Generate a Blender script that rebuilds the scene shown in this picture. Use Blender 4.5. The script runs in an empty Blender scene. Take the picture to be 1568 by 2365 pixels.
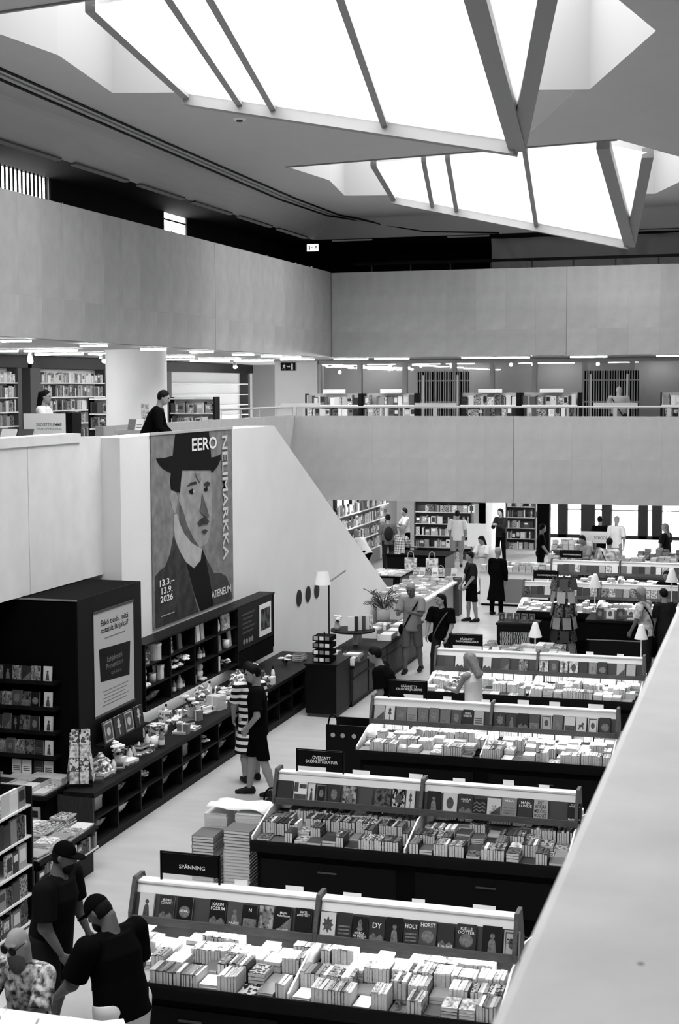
import bpy, math, random
import numpy as np
from mathutils import Matrix, Vector
from mathutils.geometry import tessellate_polygon
random.seed(7)
sc = bpy.context.scene
COL = sc.collection
R = math.radians

# ------------------------------------------------------------------ camera
YAW, PIT, ROLL, FPX, ZC = R(16.5), R(4.8), R(-0.22), 3400.0, 5.5
fw = Vector((-math.sin(YAW)*math.cos(PIT), math.cos(YAW)*math.cos(PIT), -math.sin(PIT)))
rt0 = Vector((math.cos(YAW), math.sin(YAW), 0)); up0 = rt0.cross(fw)
rt = rt0*math.cos(ROLL)+up0*math.sin(ROLL); up = rt.cross(fw)
cd = bpy.data.cameras.new('camera'); cam = bpy.data.objects.new('camera', cd); COL.objects.link(cam)
cam.matrix_world = Matrix(((rt.x, up.x, -fw.x, 0), (rt.y, up.y, -fw.y, 0), (rt.z, up.z, -fw.z, ZC), (0, 0, 0, 1)))
cd.sensor_fit = 'VERTICAL'; cd.sensor_height = 36; cd.sensor_width = 24
cd.lens = 36*FPX/2365; cd.clip_start = 0.05; cd.clip_end = 300
cd.dof.use_dof = True; cd.dof.focus_distance = 16; cd.dof.aperture_fstop = 8
sc.camera = cam
# ------------------------------------------------------------------ sky and exposure
w = bpy.data.worlds.new('overcast_sky'); sc.world = w; w.use_nodes = True
bg = w.node_tree.nodes['Background']; bg.inputs[0].default_value = (1, 1, 1, 1); bg.inputs[1].default_value = 12.5
sc.view_settings.view_transform = 'Standard'; sc.view_settings.look = 'None'
sc.view_settings.gamma = 1; sc.view_settings.exposure = 0.0; sc.view_settings.use_curve_mapping = False
sc.cycles.max_bounces = 8; sc.cycles.diffuse_bounces = 5; sc.cycles.transparent_max_bounces = 16
sc.cycles.sample_clamp_indirect = 6; sc.cycles.caustics_reflective = False; sc.cycles.caustics_refractive = False
SKY = [(0.0, 'near'), (-13.45, ''), (-26.9, '')]      # Y shift of each roof light
for dy, _ in SKY:                                      # sampling portals filling the roof openings, they give no light of their own
    ld = bpy.data.lights.new('skylight_portal', 'AREA'); ld.shape = 'RECTANGLE'; ld.size = 8.6; ld.size_y = 8.3
    ld.cycles.is_portal = True
    lo = bpy.data.objects.new('skylight_portal', ld); COL.objects.link(lo); lo.location = (-6.05, 33.7+dy, 12.2)

# ------------------------------------------------------------------ materials
MATS = {}
def mat(name, g=0.5, rough=0.6, spec=0.3, noise=0.0, nscale=6.0, rnd=0.0, bump=0.0, bscale=40, detail=4, stretch=None, metal=0.0):
    if name in MATS: return MATS[name]
    m = bpy.data.materials.new(name); m.use_nodes = True; nt = m.node_tree; N = nt.nodes; L = nt.links
    b = N['Principled BSDF']; b.inputs['Roughness'].default_value = rough; b.inputs['Specular IOR Level'].default_value = spec
    b.inputs['Metallic'].default_value = metal
    col = (g, g, g, 1); b.inputs['Base Color'].default_value = col; m.diffuse_color = col
    if noise or rnd or bump:
        tc = N.new('ShaderNodeTexCoord'); src = tc.outputs['Object']
        if stretch:
            mp = N.new('ShaderNodeMapping'); mp.inputs['Scale'].default_value = stretch; L.new(src, mp.inputs[0]); src = mp.outputs[0]
        val = None
        if noise:
            nz = N.new('ShaderNodeTexNoise'); nz.inputs['Scale'].default_value = nscale; nz.inputs['Detail'].default_value = detail
            L.new(src, nz.inputs['Vector'])
            mr = N.new('ShaderNodeMapRange'); mr.inputs[1].default_value = 0.25; mr.inputs[2].default_value = 0.75
            mr.inputs[3].default_value = g*(1-noise); mr.inputs[4].default_value = g*(1+noise); L.new(nz.outputs[0], mr.inputs[0]); val = mr.outputs[0]
        if rnd:
            oi = N.new('ShaderNodeObjectInfo'); m2 = N.new('ShaderNodeMapRange'); m2.inputs[3].default_value = 1-rnd; m2.inputs[4].default_value = 1+rnd
            L.new(oi.outputs['Random'], m2.inputs[0]); mu = N.new('ShaderNodeMath'); mu.operation = 'MULTIPLY'
            L.new(m2.outputs[0], mu.inputs[0])
            if val is None: mu.inputs[1].default_value = g
            else: L.new(val, mu.inputs[1])
            val = mu.outputs[0]
        if val is not None:
            cc = N.new('ShaderNodeCombineColor')
            for i in range(3): L.new(val, cc.inputs[i])
            L.new(cc.outputs[0], b.inputs['Base Color'])
        if bump:
            n2 = N.new('ShaderNodeTexNoise'); n2.inputs['Scale'].default_value = bscale; L.new(src, n2.inputs['Vector'])
            bp = N.new('ShaderNodeBump'); bp.inputs['Strength'].default_value = bump; bp.inputs['Distance'].default_value = 0.01
            L.new(n2.outputs[0], bp.inputs['Height']); L.new(bp.outputs[0], b.inputs['Normal'])
    MATS[name] = m; return m
def emat(name, s, g=1.0):
    if name in MATS: return MATS[name]
    m = bpy.data.materials.new(name); m.use_nodes = True; N = m.node_tree.nodes; N.remove(N['Principled BSDF'])
    e = N.new('ShaderNodeEmission'); e.inputs[0].default_value = (g, g, g, 1); e.inputs[1].default_value = s
    m.node_tree.links.new(e.outputs[0], N['Material Output'].inputs[0]); MATS[name] = m; return m
def glassmat(name, t=0.93):
    if name in MATS: return MATS[name]
    m = bpy.data.materials.new(name); m.use_nodes = True; N = m.node_tree.nodes; L = m.node_tree.links; N.remove(N['Principled BSDF'])
    tr = N.new('ShaderNodeBsdfTransparent'); tr.inputs[0].default_value = (t, t, t, 1)
    gl = N.new('ShaderNodeBsdfGlossy'); gl.inputs['Roughness'].default_value = 0.02
    lw = N.new('ShaderNodeLayerWeight'); lw.inputs[0].default_value = 0.5; pw = N.new('ShaderNodeMath'); pw.operation = 'POWER'; pw.inputs[1].default_value = 5.0; L.new(lw.outputs['Facing'], pw.inputs[0])
    fr = N.new('ShaderNodeMath'); fr.operation = 'MULTIPLY_ADD'; fr.inputs[1].default_value = 0.5; fr.inputs[2].default_value = 0.03; L.new(pw.outputs[0], fr.inputs[0])
    mx = N.new('ShaderNodeMixShader'); L.new(fr.outputs[0], mx.inputs[0]); L.new(tr.outputs[0], mx.inputs[1]); L.new(gl.outputs[0], mx.inputs[2])
    L.new(mx.outputs[0], N['Material Output'].inputs[0]); MATS[name] = m; return m
def patmat(name, kind, g1, g2, scale=10.0, rough=0.8):
    """two-tone cloth or print: stripes, plaid, floral, print"""
    if name in MATS: return MATS[name]
    m = bpy.data.materials.new(name); m.use_nodes = True; nt = m.node_tree; N = nt.nodes; L = nt.links
    b = N['Principled BSDF']; b.inputs['Roughness'].default_value = rough; b.inputs['Specular IOR Level'].default_value = 0.15
    tc = N.new('ShaderNodeTexCoord')
    def mixc(f, a=g1, c=g2):
        mr = N.new('ShaderNodeMapRange'); mr.inputs[3].default_value = a; mr.inputs[4].default_value = c; L.new(f, mr.inputs[0])
        cc = N.new('ShaderNodeCombineColor')
        for i in range(3): L.new(mr.outputs[0], cc.inputs[i])
        L.new(cc.outputs[0], b.inputs['Base Color'])
    def step(f, at):
        q = N.new('ShaderNodeMath'); q.operation = 'GREATER_THAN'; q.inputs[1].default_value = at; L.new(f, q.inputs[0]); return q.outputs[0]
    if kind in ('stripes', 'plaid'):
        sx = N.new('ShaderNodeSeparateXYZ'); L.new(tc.outputs['Object'], sx.inputs[0])
        def wave(o, s):
            q = N.new('ShaderNodeMath'); q.operation = 'MULTIPLY'; q.inputs[1].default_value = s; L.new(o, q.inputs[0])
            q2 = N.new('ShaderNodeMath'); q2.operation = 'SINE'; L.new(q.outputs[0], q2.inputs[0]); return q2.outputs[0]
        a = step(wave(sx.outputs[2], scale), 0.0)
        if kind == 'plaid':
            c = step(wave(sx.outputs[0], scale), 0.0); q = N.new('ShaderNodeMath'); q.operation = 'ADD'; L.new(a, q.inputs[0]); L.new(c, q.inputs[1])
            h = N.new('ShaderNodeMath'); h.operation = 'MULTIPLY'; h.inputs[1].default_value = 0.5; L.new(q.outputs[0], h.inputs[0]); a = h.outputs[0]
        mixc(a)
    elif kind == 'zebra':
        wv = N.new('ShaderNodeTexWave'); wv.inputs['Scale'].default_value = scale; wv.inputs['Distortion'].default_value = 6
        L.new(tc.outputs['Object'], wv.inputs[0]); mixc(step(wv.outputs[1], 0.5))
    else:
        nz = N.new('ShaderNodeTexNoise'); nz.inputs['Scale'].default_value = scale; nz.inputs['Detail'].default_value = 3
        oi = N.new('ShaderNodeObjectInfo'); ad = N.new('ShaderNodeVectorMath'); ad.operation = 'ADD'
        cm = N.new('ShaderNodeCombineXYZ')
        for i in range(3): L.new(oi.outputs['Random'], cm.inputs[i])
        s3 = N.new('ShaderNodeVectorMath'); s3.operation = 'SCALE'; s3.inputs['Scale'].default_value = 37.0; L.new(cm.outputs[0], s3.inputs[0])
        L.new(tc.outputs['Object'], ad.inputs[0]); L.new(s3.outputs[0], ad.inputs[1]); L.new(ad.outputs[0], nz.inputs['Vector'])
        if kind == 'floral': mixc(step(nz.outputs[0], 0.5))
        else:
            mr = N.new('ShaderNodeMapRange'); mr.inputs[1].default_value = 0.38; mr.inputs[2].default_value = 0.62; L.new(nz.outputs[0], mr.inputs[0]); mixc(mr.outputs[0])
    MATS[name] = m; return m

MARBLE = mat('marble_cladding', 0.29, 0.45, 0.3, noise=0.10, nscale=3.0, rnd=0.06, detail=8)  # one stone in several tones, each wall's brightness put into its colour
MARBLE_L = mat('marble_cladding_lower', 0.40, 0.45, 0.3, noise=0.08, nscale=3.0, rnd=0.03, detail=8)
MARBLE_P = mat('marble_cladding_lit', 0.78, 0.5, 0.3, noise=0.06, nscale=3.0, rnd=0.03, detail=8)
JOINT = mat('dark_joint', 0.10, 0.8)
CORE = mat('marble_core', 0.24, 0.6)
WALLW = mat('painted_wall', 0.80, 0.7, 0.2, noise=0.03, nscale=1.5)
CEIL = mat('ceiling_plaster', 0.5, 0.8, 0.1, noise=0.02, nscale=2)
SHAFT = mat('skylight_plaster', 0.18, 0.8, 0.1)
FRAME = mat('skylight_frame', 0.24, 0.5, 0.4)
FLOOR = mat('stone_floor', 0.45, 0.35, 0.4, noise=0.10, nscale=1.2, bump=0.15, bscale=60, detail=6, stretch=(1, 3, 1))
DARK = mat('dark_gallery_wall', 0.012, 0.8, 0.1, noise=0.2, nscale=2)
BLACK = mat('black_lacquer', 0.003, 0.5, 0.12)
BLACK2 = mat('black_panel', 0.003, 0.8, 0.04)
BWOOD = mat('black_stained_wood', 0.008, 0.5, 0.08, noise=0.5, nscale=9, stretch=(1, 12, 1))
EWOOD = mat('dark_wood_end_panel', 0.03, 0.5, 0.2, noise=0.5, nscale=8, stretch=(12, 12, 1))
GWOOD = mat('grey_wood', 0.085, 0.5, 0.3, noise=0.25, nscale=10, stretch=(1, 10, 10))
WHITE = mat('white_laminate', 0.85, 0.45, 0.3)
PAPER = mat('paper_white', 0.80, 0.8, 0.1)
PAGES = mat('page_block', 0.62, 0.9, 0.0, noise=0.12, nscale=60)
GREY = mat('mid_grey', 0.2, 0.6); LGREY = mat('light_grey', 0.45, 0.6); DGREY = mat('deep_grey', 0.06, 0.6)
CHROME = mat('brushed_metal', 0.5, 0.3, 0.5, metal=1.0)
GLASS = glassmat('clear_glass')
def roofglass():
    m = bpy.data.materials.new('roof_glass'); m.use_nodes = True; N = m.node_tree.nodes; L = m.node_tree.links; N.remove(N['Principled BSDF'])
    tr = N.new('ShaderNodeBsdfTransparent'); tl = N.new('ShaderNodeBsdfTranslucent'); mx = N.new('ShaderNodeMixShader'); mx.inputs[0].default_value = 0.25
    L.new(tr.outputs[0], mx.inputs[1]); L.new(tl.outputs[0], mx.inputs[2]); L.new(mx.outputs[0], N['Material Output'].inputs[0]); return m
SGLASS = roofglass()
LAMP = emat('fluorescent_tube', 70.0); RACKLAMP = emat('shelf_lamp', 48.0); SPOT = emat('spot_bulb', 25.0); LAMP2 = emat('shop_tube', 14.0); DIM = emat('dim_lamp', 0.06)
SHADES = [mat('cover_%s' % n, g, 0.4, 0.35) for n, g in (('black', 0.008), ('charcoal', 0.03), ('slate', 0.07), ('ash', 0.14), ('grey', 0.25), ('silver', 0.42), ('pale', 0.62), ('white', 0.8))]
SHN = ['black', 'charcoal', 'slate grey', 'ash grey', 'mid grey', 'silver grey', 'pale', 'white']
PRINTS = [patmat('print_dark', 'print', 0.01, 0.16, 30), patmat('print_mid', 'print', 0.04, 0.45, 34), patmat('print_light', 'print', 0.2, 0.8, 30), patmat('print_contrast', 'floral', 0.04, 0.45, 40)]
PRINTS_U = [patmat('cover_print_dark', 'print', 0.008, 0.14, 4.5, 0.4), patmat('cover_print_mid', 'print', 0.03, 0.4, 5, 0.4), patmat('cover_print_light', 'print', 0.2, 0.75, 4.5, 0.4), patmat('cover_print_bold', 'floral', 0.01, 0.5, 4, 0.4)]
ARTD = mat('art_on_dark', 0.16, .4, .3, noise=.6, nscale=6); ARTL = mat('art_on_light', 0.07, .4, .3, noise=.6, nscale=6)
PRN = ['dark mottled', 'grey mottled', 'light mottled', 'bold patterned']

# ------------------------------------------------------------------ mesh helpers
class MB:
    def __init__(s): s.v = []; s.f = []; s.m = []
    def add(s, vs, fs, m=0):
        k = len(s.v); s.v += [tuple(p) for p in vs]; s.f += [tuple(i+k for i in f) for f in fs]; s.m += [m]*len(fs); return s
    def box(s, x0, y0, z0, x1, y1, z1, m=0):
        return s.add([(x0, y0, z0), (x1, y0, z0), (x1, y1, z0), (x0, y1, z0), (x0, y0, z1), (x1, y0, z1), (x1, y1, z1), (x0, y1, z1)],
                     [(0, 3, 2, 1), (4, 5, 6, 7), (0, 1, 5, 4), (1, 2, 6, 5), (2, 3, 7, 6), (3, 0, 4, 7)], m)
    def obox(s, M, x0, y0, z0, x1, y1, z1, m=0):
        k = len(s.v); s.box(x0, y0, z0, x1, y1, z1, m)
        for i in range(k, len(s.v)): s.v[i] = tuple(M @ Vector(s.v[i]))
        return s
    def prism(s, poly, ax, a, b, m=0):
        """poly in the two other axes in order, extruded along ax from a to b"""
        def P(p, t): return (t, p[0], p[1]) if ax == 0 else (p[0], t, p[1]) if ax == 1 else (p[0], p[1], t)
        n = len(poly); vs = [P(p, a) for p in poly]+[P(p, b) for p in poly]
        tri = tessellate_polygon([[Vector((p[0], p[1], 0)) for p in poly]])
        fs = [tuple(t) for t in tri]+[tuple(i+n for i in reversed(t)) for t in tri]+[(i, (i+1) % n, (i+1) % n+n, i+n) for i in range(n)]
        return s.add(vs, fs, m)
    def cyl(s, p0, p1, r0, r1=None, n=12, m=0, cap=True):
        r1 = r0 if r1 is None else r1; p0 = Vector(p0); p1 = Vector(p1); d = (p1-p0).normalized()
        a = d.orthogonal().normalized(); b = d.cross(a); vs = []
        for c, r in ((p0, r0), (p1, r1)):
            for i in range(n):
                t = 2*math.pi*i/n; vs.append(c+a*(r*math.cos(t))+b*(r*math.sin(t)))
        fs = [(i, (i+1) % n, (i+1) % n+n, i+n) for i in range(n)]
        if cap: fs += [tuple(range(n-1, -1, -1)), tuple(range(n, 2*n))]
        return s.add(vs, fs, m)
    def tube(s, pts, r, n=8, m=0):
        for a, b in zip(pts, pts[1:]): s.cyl(a, b, r, r, n, m)
        return s
    def lathe(s, prof, n=20, m=0, c=(0, 0, 0)):
        k = len(prof); vs = []
        for i in range(n):
            t = 2*math.pi*i/n
            for r, z in prof: vs.append((c[0]+r*math.cos(t), c[1]+r*math.sin(t), c[2]+z))
        fs = []
        for i in range(n):
            j = (i+1) % n
            for q in range(k-1): fs.append((i*k+q, j*k+q, j*k+q+1, i*k+q+1))
        return s.add(vs, fs, m)
    def ball(s, c, rx, ry=None, rz=None, n=10, k=7, m=0):
        ry = rx if ry is None else ry; rz = rx if rz is None else rz
        vs = []; fs = []
        for i in range(k+1):
            ph = math.pi*i/k
            for j in range(n):
                t = 2*math.pi*j/n; vs.append((c[0]+rx*math.sin(ph)*math.cos(t), c[1]+ry*math.sin(ph)*math.sin(t), c[2]+rz*math.cos(ph)))
        for i in range(k):
            for j in range(n): fs.append((i*n+j, (i+1)*n+j, (i+1)*n+(j+1) % n, i*n+(j+1) % n))
        return s.add(vs, fs, m)
    def mesh(s, name, mats):
        me = bpy.data.meshes.new(name); me.from_pydata(s.v, [], s.f)
        for x in (mats if isinstance(mats, (list, tuple)) else [mats]): me.materials.append(x)
        if any(s.m): me.polygons.foreach_set('material_index', s.m)
        me.update(); return me
    def build(s, name, mats, parent=None, loc=None, smooth=False):
        me = s.mesh(name, mats)
        if smooth: me.polygons.foreach_set('use_smooth', [True]*len(me.polygons))
        return link(name, me, parent, loc)
def link(name, me, parent=None, loc=None, rot=None, scale=None):
    o = bpy.data.objects.new(name, me); COL.objects.link(o)
    if parent: o.parent = parent
    if loc: o.location = loc
    if rot: o.rotation_euler = rot
    if scale: o.scale = scale
    return o
def tag(o, label, cat, group=None, kind=None):
    o['label'] = label; o['category'] = cat
    if group: o['group'] = group
    if kind: o['kind'] = kind
    return o
def struct(o, label=None, cat=None):
    o['kind'] = 'structure'
    if label: o['label'] = label
    if cat: o['category'] = cat
    return o
def thing(name, label, cat, loc=(0, 0, 0), rz=0.0, group=None):
    o = bpy.data.objects.new(name, None); COL.objects.link(o); o.location = loc; o.rotation_euler = (0, 0, rz); o.empty_display_size = 0.1
    return tag(o, label, cat, group)
def bx(name, m, parent, *b): return MB().box(*b).build(name, m, parent)
ONES = ['first', 'second', 'third', 'fourth', 'fifth', 'sixth', 'seventh', 'eighth', 'ninth', 'tenth', 'eleventh', 'twelfth', 'thirteenth', 'fourteenth', 'fifteenth', 'sixteenth', 'seventeenth', 'eighteenth', 'nineteenth']
CARD = ['one', 'two', 'three', 'four', 'five', 'six', 'seven', 'eight', 'nine']
def ordw(i):
    if i < 19: return ONES[i]
    t, r = divmod(i+1, 10); T = ['', '', 'twent', 'thirt', 'fort', 'fift', 'sixt', 'sevent', 'eight', 'ninet'][t]
    return T+'ieth' if r == 0 else T+'y-'+ONES[r-1]
TXT = {}
def textmesh(s, bold=0.0):
    key = (s, bold)
    if key in TXT: return TXT[key]
    c = bpy.data.curves.new('lettering', 'FONT'); c.body = s; c.offset = bold; c.resolution_u = 2; c.align_x = 'CENTER'; c.align_y = 'CENTER'; c.space_line = 0.9
    o = bpy.data.objects.new('lettering', c); COL.objects.link(o)
    bpy.context.view_layer.update()
    me = bpy.data.meshes.new_from_object(o.evaluated_get(bpy.context.evaluated_depsgraph_get()))
    bpy.data.objects.remove(o); bpy.data.curves.remove(c)
    xs = [v.co.x for v in me.vertices] or [0, 1]; ys = [v.co.y for v in me.vertices] or [0, 1]
    cx, cy, wx, wy = (max(xs)+min(xs))/2, (max(ys)+min(ys))/2, max(xs)-min(xs), max(ys)-min(ys)
    for v in me.vertices: v.co = ((v.co.x-cx)/wx, (v.co.y-cy)/wy, 0)
    TXT[key] = (me, wx/wy); return TXT[key]
FR = {'-y': ((1, 0, 0), (0, 0, 1), (0, -1, 0)), '+x': ((0, 1, 0), (0, 0, 1), (1, 0, 0)), 'down+x': ((0, 0, -1), (0, 1, 0), (1, 0, 0)), '+z': ((1, 0, 0), (0, 1, 0), (0, 0, 1))}
MDUP = {}
def text(s, parent, c, w, h, m, face='-y', name='lettering', bold=0.0):
    me, asp = textmesh(s, bold)
    if h is None: h = w/asp
    if w is None: w = h*asp
    key = (me.name, m.name)
    if key not in MDUP:
        k = me.copy(); k.materials.clear(); k.materials.append(m); MDUP[key] = k
    o = link(name, MDUP[key], parent)
    a, b, n = FR[face]
    o.matrix_local = Matrix(((a[0]*w, b[0]*h, n[0], c[0]), (a[1]*w, b[1]*h, n[1], c[1]), (a[2]*w, b[2]*h, n[2], c[2]), (0, 0, 0, 1)))
    return o
def flat(pts, parent, m, name, ax=0, at=0.0, th=0.001):
    mb = MB(); mb.prism(pts, ax, at, at+th); return mb.build(name, m, parent)
# ================================================================== STRUCTURE
struct(bx('floor', FLOOR, None, -20, -6, -0.2, 8, 58, 0), 'pale stone floor of the sales hall', 'floor')
def panels(parent, ax, at, sgn, a0, a1, zs, n, gaps=(), stone=None):
    """marble slabs 25 mm proud of a wall face; ax = axis the wall runs along, at = face plane, sgn = outward side"""
    st = (a1-a0)/n
    for r in range(len(zs)-1):
        h = zs[r+1]-zs[r]; g = 0.0007; me = {}
        for i in range(n):
            c0 = a0+i*st; wide = any(abs(c0-q) < st/2 for q in gaps)
            if wide not in me:
                l = 0.014 if wide else g
                mb = MB()
                if ax == 0: mb.box(l, 0 if sgn > 0 else -0.025, g, st-g, 0.025 if sgn > 0 else 0, h-g)
                else: mb.box(0 if sgn > 0 else -0.025, l, g, 0.025 if sgn > 0 else 0, st-g, h-g)
                me[wide] = mb.mesh('panel', stone or MARBLE)
            link('panel', me[wide], parent, (c0, at, zs[r]) if ax == 0 else (at, c0, zs[r]))
# balcony fronts
o = struct(bx('wall_upper_back', CORE, None, -12.2, 39.525, 6.36, 0.3, 39.8, 8.69)); panels(o, 0, 39.525, -1, -11.9, 0.3, (6.36, 7.05, 8.69), 15, (-5.7,))
o = struct(bx('wall_upper_left', CORE, None, -12.2, -6, 6.36, -11.955, 39.525, 8.71)); panels(o, 1, -11.955, 1, 9.0, 39.5, (6.36, 7.05, 8.71), 38, (30.7,))
o = struct(bx('wall_lower_back', CORE, None, -13.2, 39.525, 2.38, 0.3, 39.8, 4.73)); panels(o, 0, 39.525, -1, -13.1, 0.3, (2.38, 3.55, 4.73), 17, (-6.9,), MARBLE_L)
o = struct(bx('wall_gallery_left', CORE, None, -13.2, 27.2, 3.3, -13.025, 39.5, 4.75)); panels(o, 1, -13.025, 1, 27.2, 39.5, (3.3, 4.75), 15, (), MARBLE_L)
# near balcony front beside the camera
o = struct(bx('wall_right', mat('marble_smooth', 0.68, 0.5, 0.3, noise=0.12, nscale=4, detail=8), None, -0.30, -3, 2.4, 0.12, 39.5, 4.74))
MB().prism([(-0.31, 4.735), (0.15, 4.735), (0.15, 4.75), (-0.296, 4.75), (-0.31, 4.744)], 1, -3, 39.5).build('coping', MATS['marble_smooth'], o)
MB().lathe([(0, 0.0006), (0.004, 0.0006), (0.0052, 0)], 10, 0, (-0.155, 1.90, 4.75)).build('knot', GREY, o)
# left wall of the hall: smooth wall with the slanted stair end, recessed clad wall above the black case
o = struct(MB().prism([(18.4, 0), (34.65, 0), (24.85, 4.84), (18.4, 4.84)], 0, -9.1, -8.57).build('wall_left', WALLW))
o = struct(bx('wall_left_recess', CORE, None, -9.1, 8, 2.96, -8.875, 18.4, 4.86)); panels(o, 1, -8.875, 1, 8.0, 18.4, (2.96, 4.86), 5, (16.3, 12.2), MARBLE_P)
bx('coping', MARBLE_P, o, -9.12, 8, 4.80, -8.83, 17.75, 4.92)
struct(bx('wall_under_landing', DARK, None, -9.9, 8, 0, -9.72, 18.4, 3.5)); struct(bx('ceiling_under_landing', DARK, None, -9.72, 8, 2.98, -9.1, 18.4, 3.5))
# floors and soffits of the galleries
struct(bx('floor_gallery_left', FLOOR, None, -18.6, -6, 3.5, -13.2, 46, 3.85)); struct(bx('floor_landing', FLOOR, None, -13.2, 8, 3.5, -9.1, 22.6, 3.85))
struct(bx('floor_gallery_back', FLOOR, None, -13.2, 39.8, 2.5, 8, 52, 3.85))
struct(bx('floor_gallery_right', FLOOR, None, 0.12, -6, 2.5, 8, 39.8, 3.85))
struct(bx('ceiling_gallery_left', CEIL, None, -18.6, -6, 6.37, -12.2, 52, 7.8)); struct(bx('ceiling_gallery_back', CEIL, None, -12.2, 39.8, 6.37, 8, 52, 7.8))
struct(bx('ceiling_gallery_right', CEIL, None, 0.3, -6, 6.37, 8, 39.8, 7.8))
struct(bx('wall_outer_left', WALLW, None, -18.9, -6, 0, -18.6, 58, 7.8)); struct(bx('wall_rear', WALLW, None, -20, -6.3, 0, 8, -6, 10.4)); struct(bx('wall_outer_right', WALLW, None, 8, -6, 0, 8.3, 58, 10.4))
# second gallery: dark back walls with a daylit opening and a slatted opening
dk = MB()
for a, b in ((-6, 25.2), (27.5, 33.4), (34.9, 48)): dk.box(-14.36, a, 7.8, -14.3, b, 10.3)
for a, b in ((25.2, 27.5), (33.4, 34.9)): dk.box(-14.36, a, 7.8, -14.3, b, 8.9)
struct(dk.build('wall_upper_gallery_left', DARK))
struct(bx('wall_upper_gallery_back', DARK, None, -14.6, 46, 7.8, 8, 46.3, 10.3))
sl = thing('slatted_screen', 'row of upright slats before a bright opening on the top gallery', 'screen', (-14.25, 25.4, 8.9))
sm = MB().box(0, 0, 0, 0.01, 0.075, 0.88).mesh('slat', DGREY)
for i in range(13): link('slat', sm, sl, (0, 0.02+i*0.165, 0))
wn = struct(MB().box(-14.36, 33.4, 8.9, -14.31, 33.45, 9.78).box(-14.36, 34.85, 8.9, -14.31, 34.9, 9.78).box(-14.36, 33.45, 9.60, -14.33, 34.85, 9.64).build('window_1', DGREY))
bx('pane', GLASS, wn, -14.345, 33.45, 8.9, -14.34, 34.85, 9.78)
# glass balustrade posts on the top gallery
for i, y in enumerate((24.2, 29.2, 35.3, 37.6, 39.0)):
    tag(MB().box(-12.35, y, 7.8, -12.31, y+0.02, 8.84).build('railing_post', CHROME), 'thin steel post above the upper left balcony, %s from the near end' % ordw(i), 'post', 'railing posts on the upper left balcony')
# ceiling with three polygonal roof lights
HOLE = [(-10.3, 30.8), (-3.07, 29.45), (-2.06, 32.0), (-1.66, 34.2), (-3.0, 37.9), (-10.45, 35.83), (-10.02, 33.1)]
ZCEIL = 10.3
cm = MB(); y0 = -6.0
for dy, y1 in ((-26.9, 13.3), (-13.45, 26.7), (0.0, 40.4)):
    outer = [(-12.2, y0), (8, y0), (8, y1), (-12.2, y1)]; hole = [(x, y+dy) for x, y in HOLE]
    tri = tessellate_polygon([[Vector((p[0], p[1], 0)) for p in outer], [Vector((p[0], p[1], 0)) for p in hole[::-1]]])
    vs = [(p[0], p[1], ZCEIL) for p in outer+hole[::-1]]; cm.add(vs, [tuple(t) for t in tri]); y0 = y1
NS = 6
for k in range(NS):   # coved edge along the left and back galleries
    def cv(t): return (t*0.7, -0.52*t**1.6)
    a, b = cv(k/NS), cv((k+1)/NS)
    cm.add([(-12.2-a[0], -6, ZCEIL+a[1]), (-12.2-a[0], 40.4+a[0], ZCEIL+a[1]), (-12.2-b[0], 40.4+b[0], ZCEIL+b[1]), (-12.2-b[0], -6, ZCEIL+b[1])], [(0, 1, 2, 3)])
    cm.add([(-12.2-a[0], 40.4+a[0], ZCEIL+a[1]), (8, 40.4+a[0], ZCEIL+a[1]), (8, 40.4+b[0], ZCEIL+b[1]), (-12.2-b[0], 40.4+b[0], ZCEIL+b[1])], [(0, 1, 2, 3)])
struct(cm.build('ceiling', CEIL))
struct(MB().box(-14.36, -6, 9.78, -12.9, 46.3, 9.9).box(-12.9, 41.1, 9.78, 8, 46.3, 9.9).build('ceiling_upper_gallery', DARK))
def beam(mb, a, b, w, h, m=0, up=Vector((0, 0, 1))):
    a = Vector(a); b = Vector(b); d = (b-a).normalized(); s = d.cross(up).normalized(); u = s.cross(d)
    M = Matrix(((s.x, d.x, u.x, a.x), (s.y, d.y, u.y, a.y), (s.z, d.z, u.z, a.z), (0, 0, 0, 1)))
    mb.obox(M, -w/2, 0, -h/2, w/2, (b-a).length, h/2, m)
def quad(mb, a, b, c, d): mb.add([a, b, c, d], [(0, 1, 2, 3)])
A = (-9.25, 36.1, 10.24); B = (-3.42, 36.0, 8.93); TA = (-8.27, 30.55, 10.25); NR = (-3.35, 29.55, 10.25); TR = (-2.61, 30.95, 10.25); FRR = (-3.2, 37.7, 10.25)
def lerp(a, b, t): return tuple(a[i]+(b[i]-a[i])*t for i in range(3))
BARS = [((-7.13-(-8.27))/4.92, 0.17), (0.34, 0.275), (0.677, 0.615)]
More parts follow.
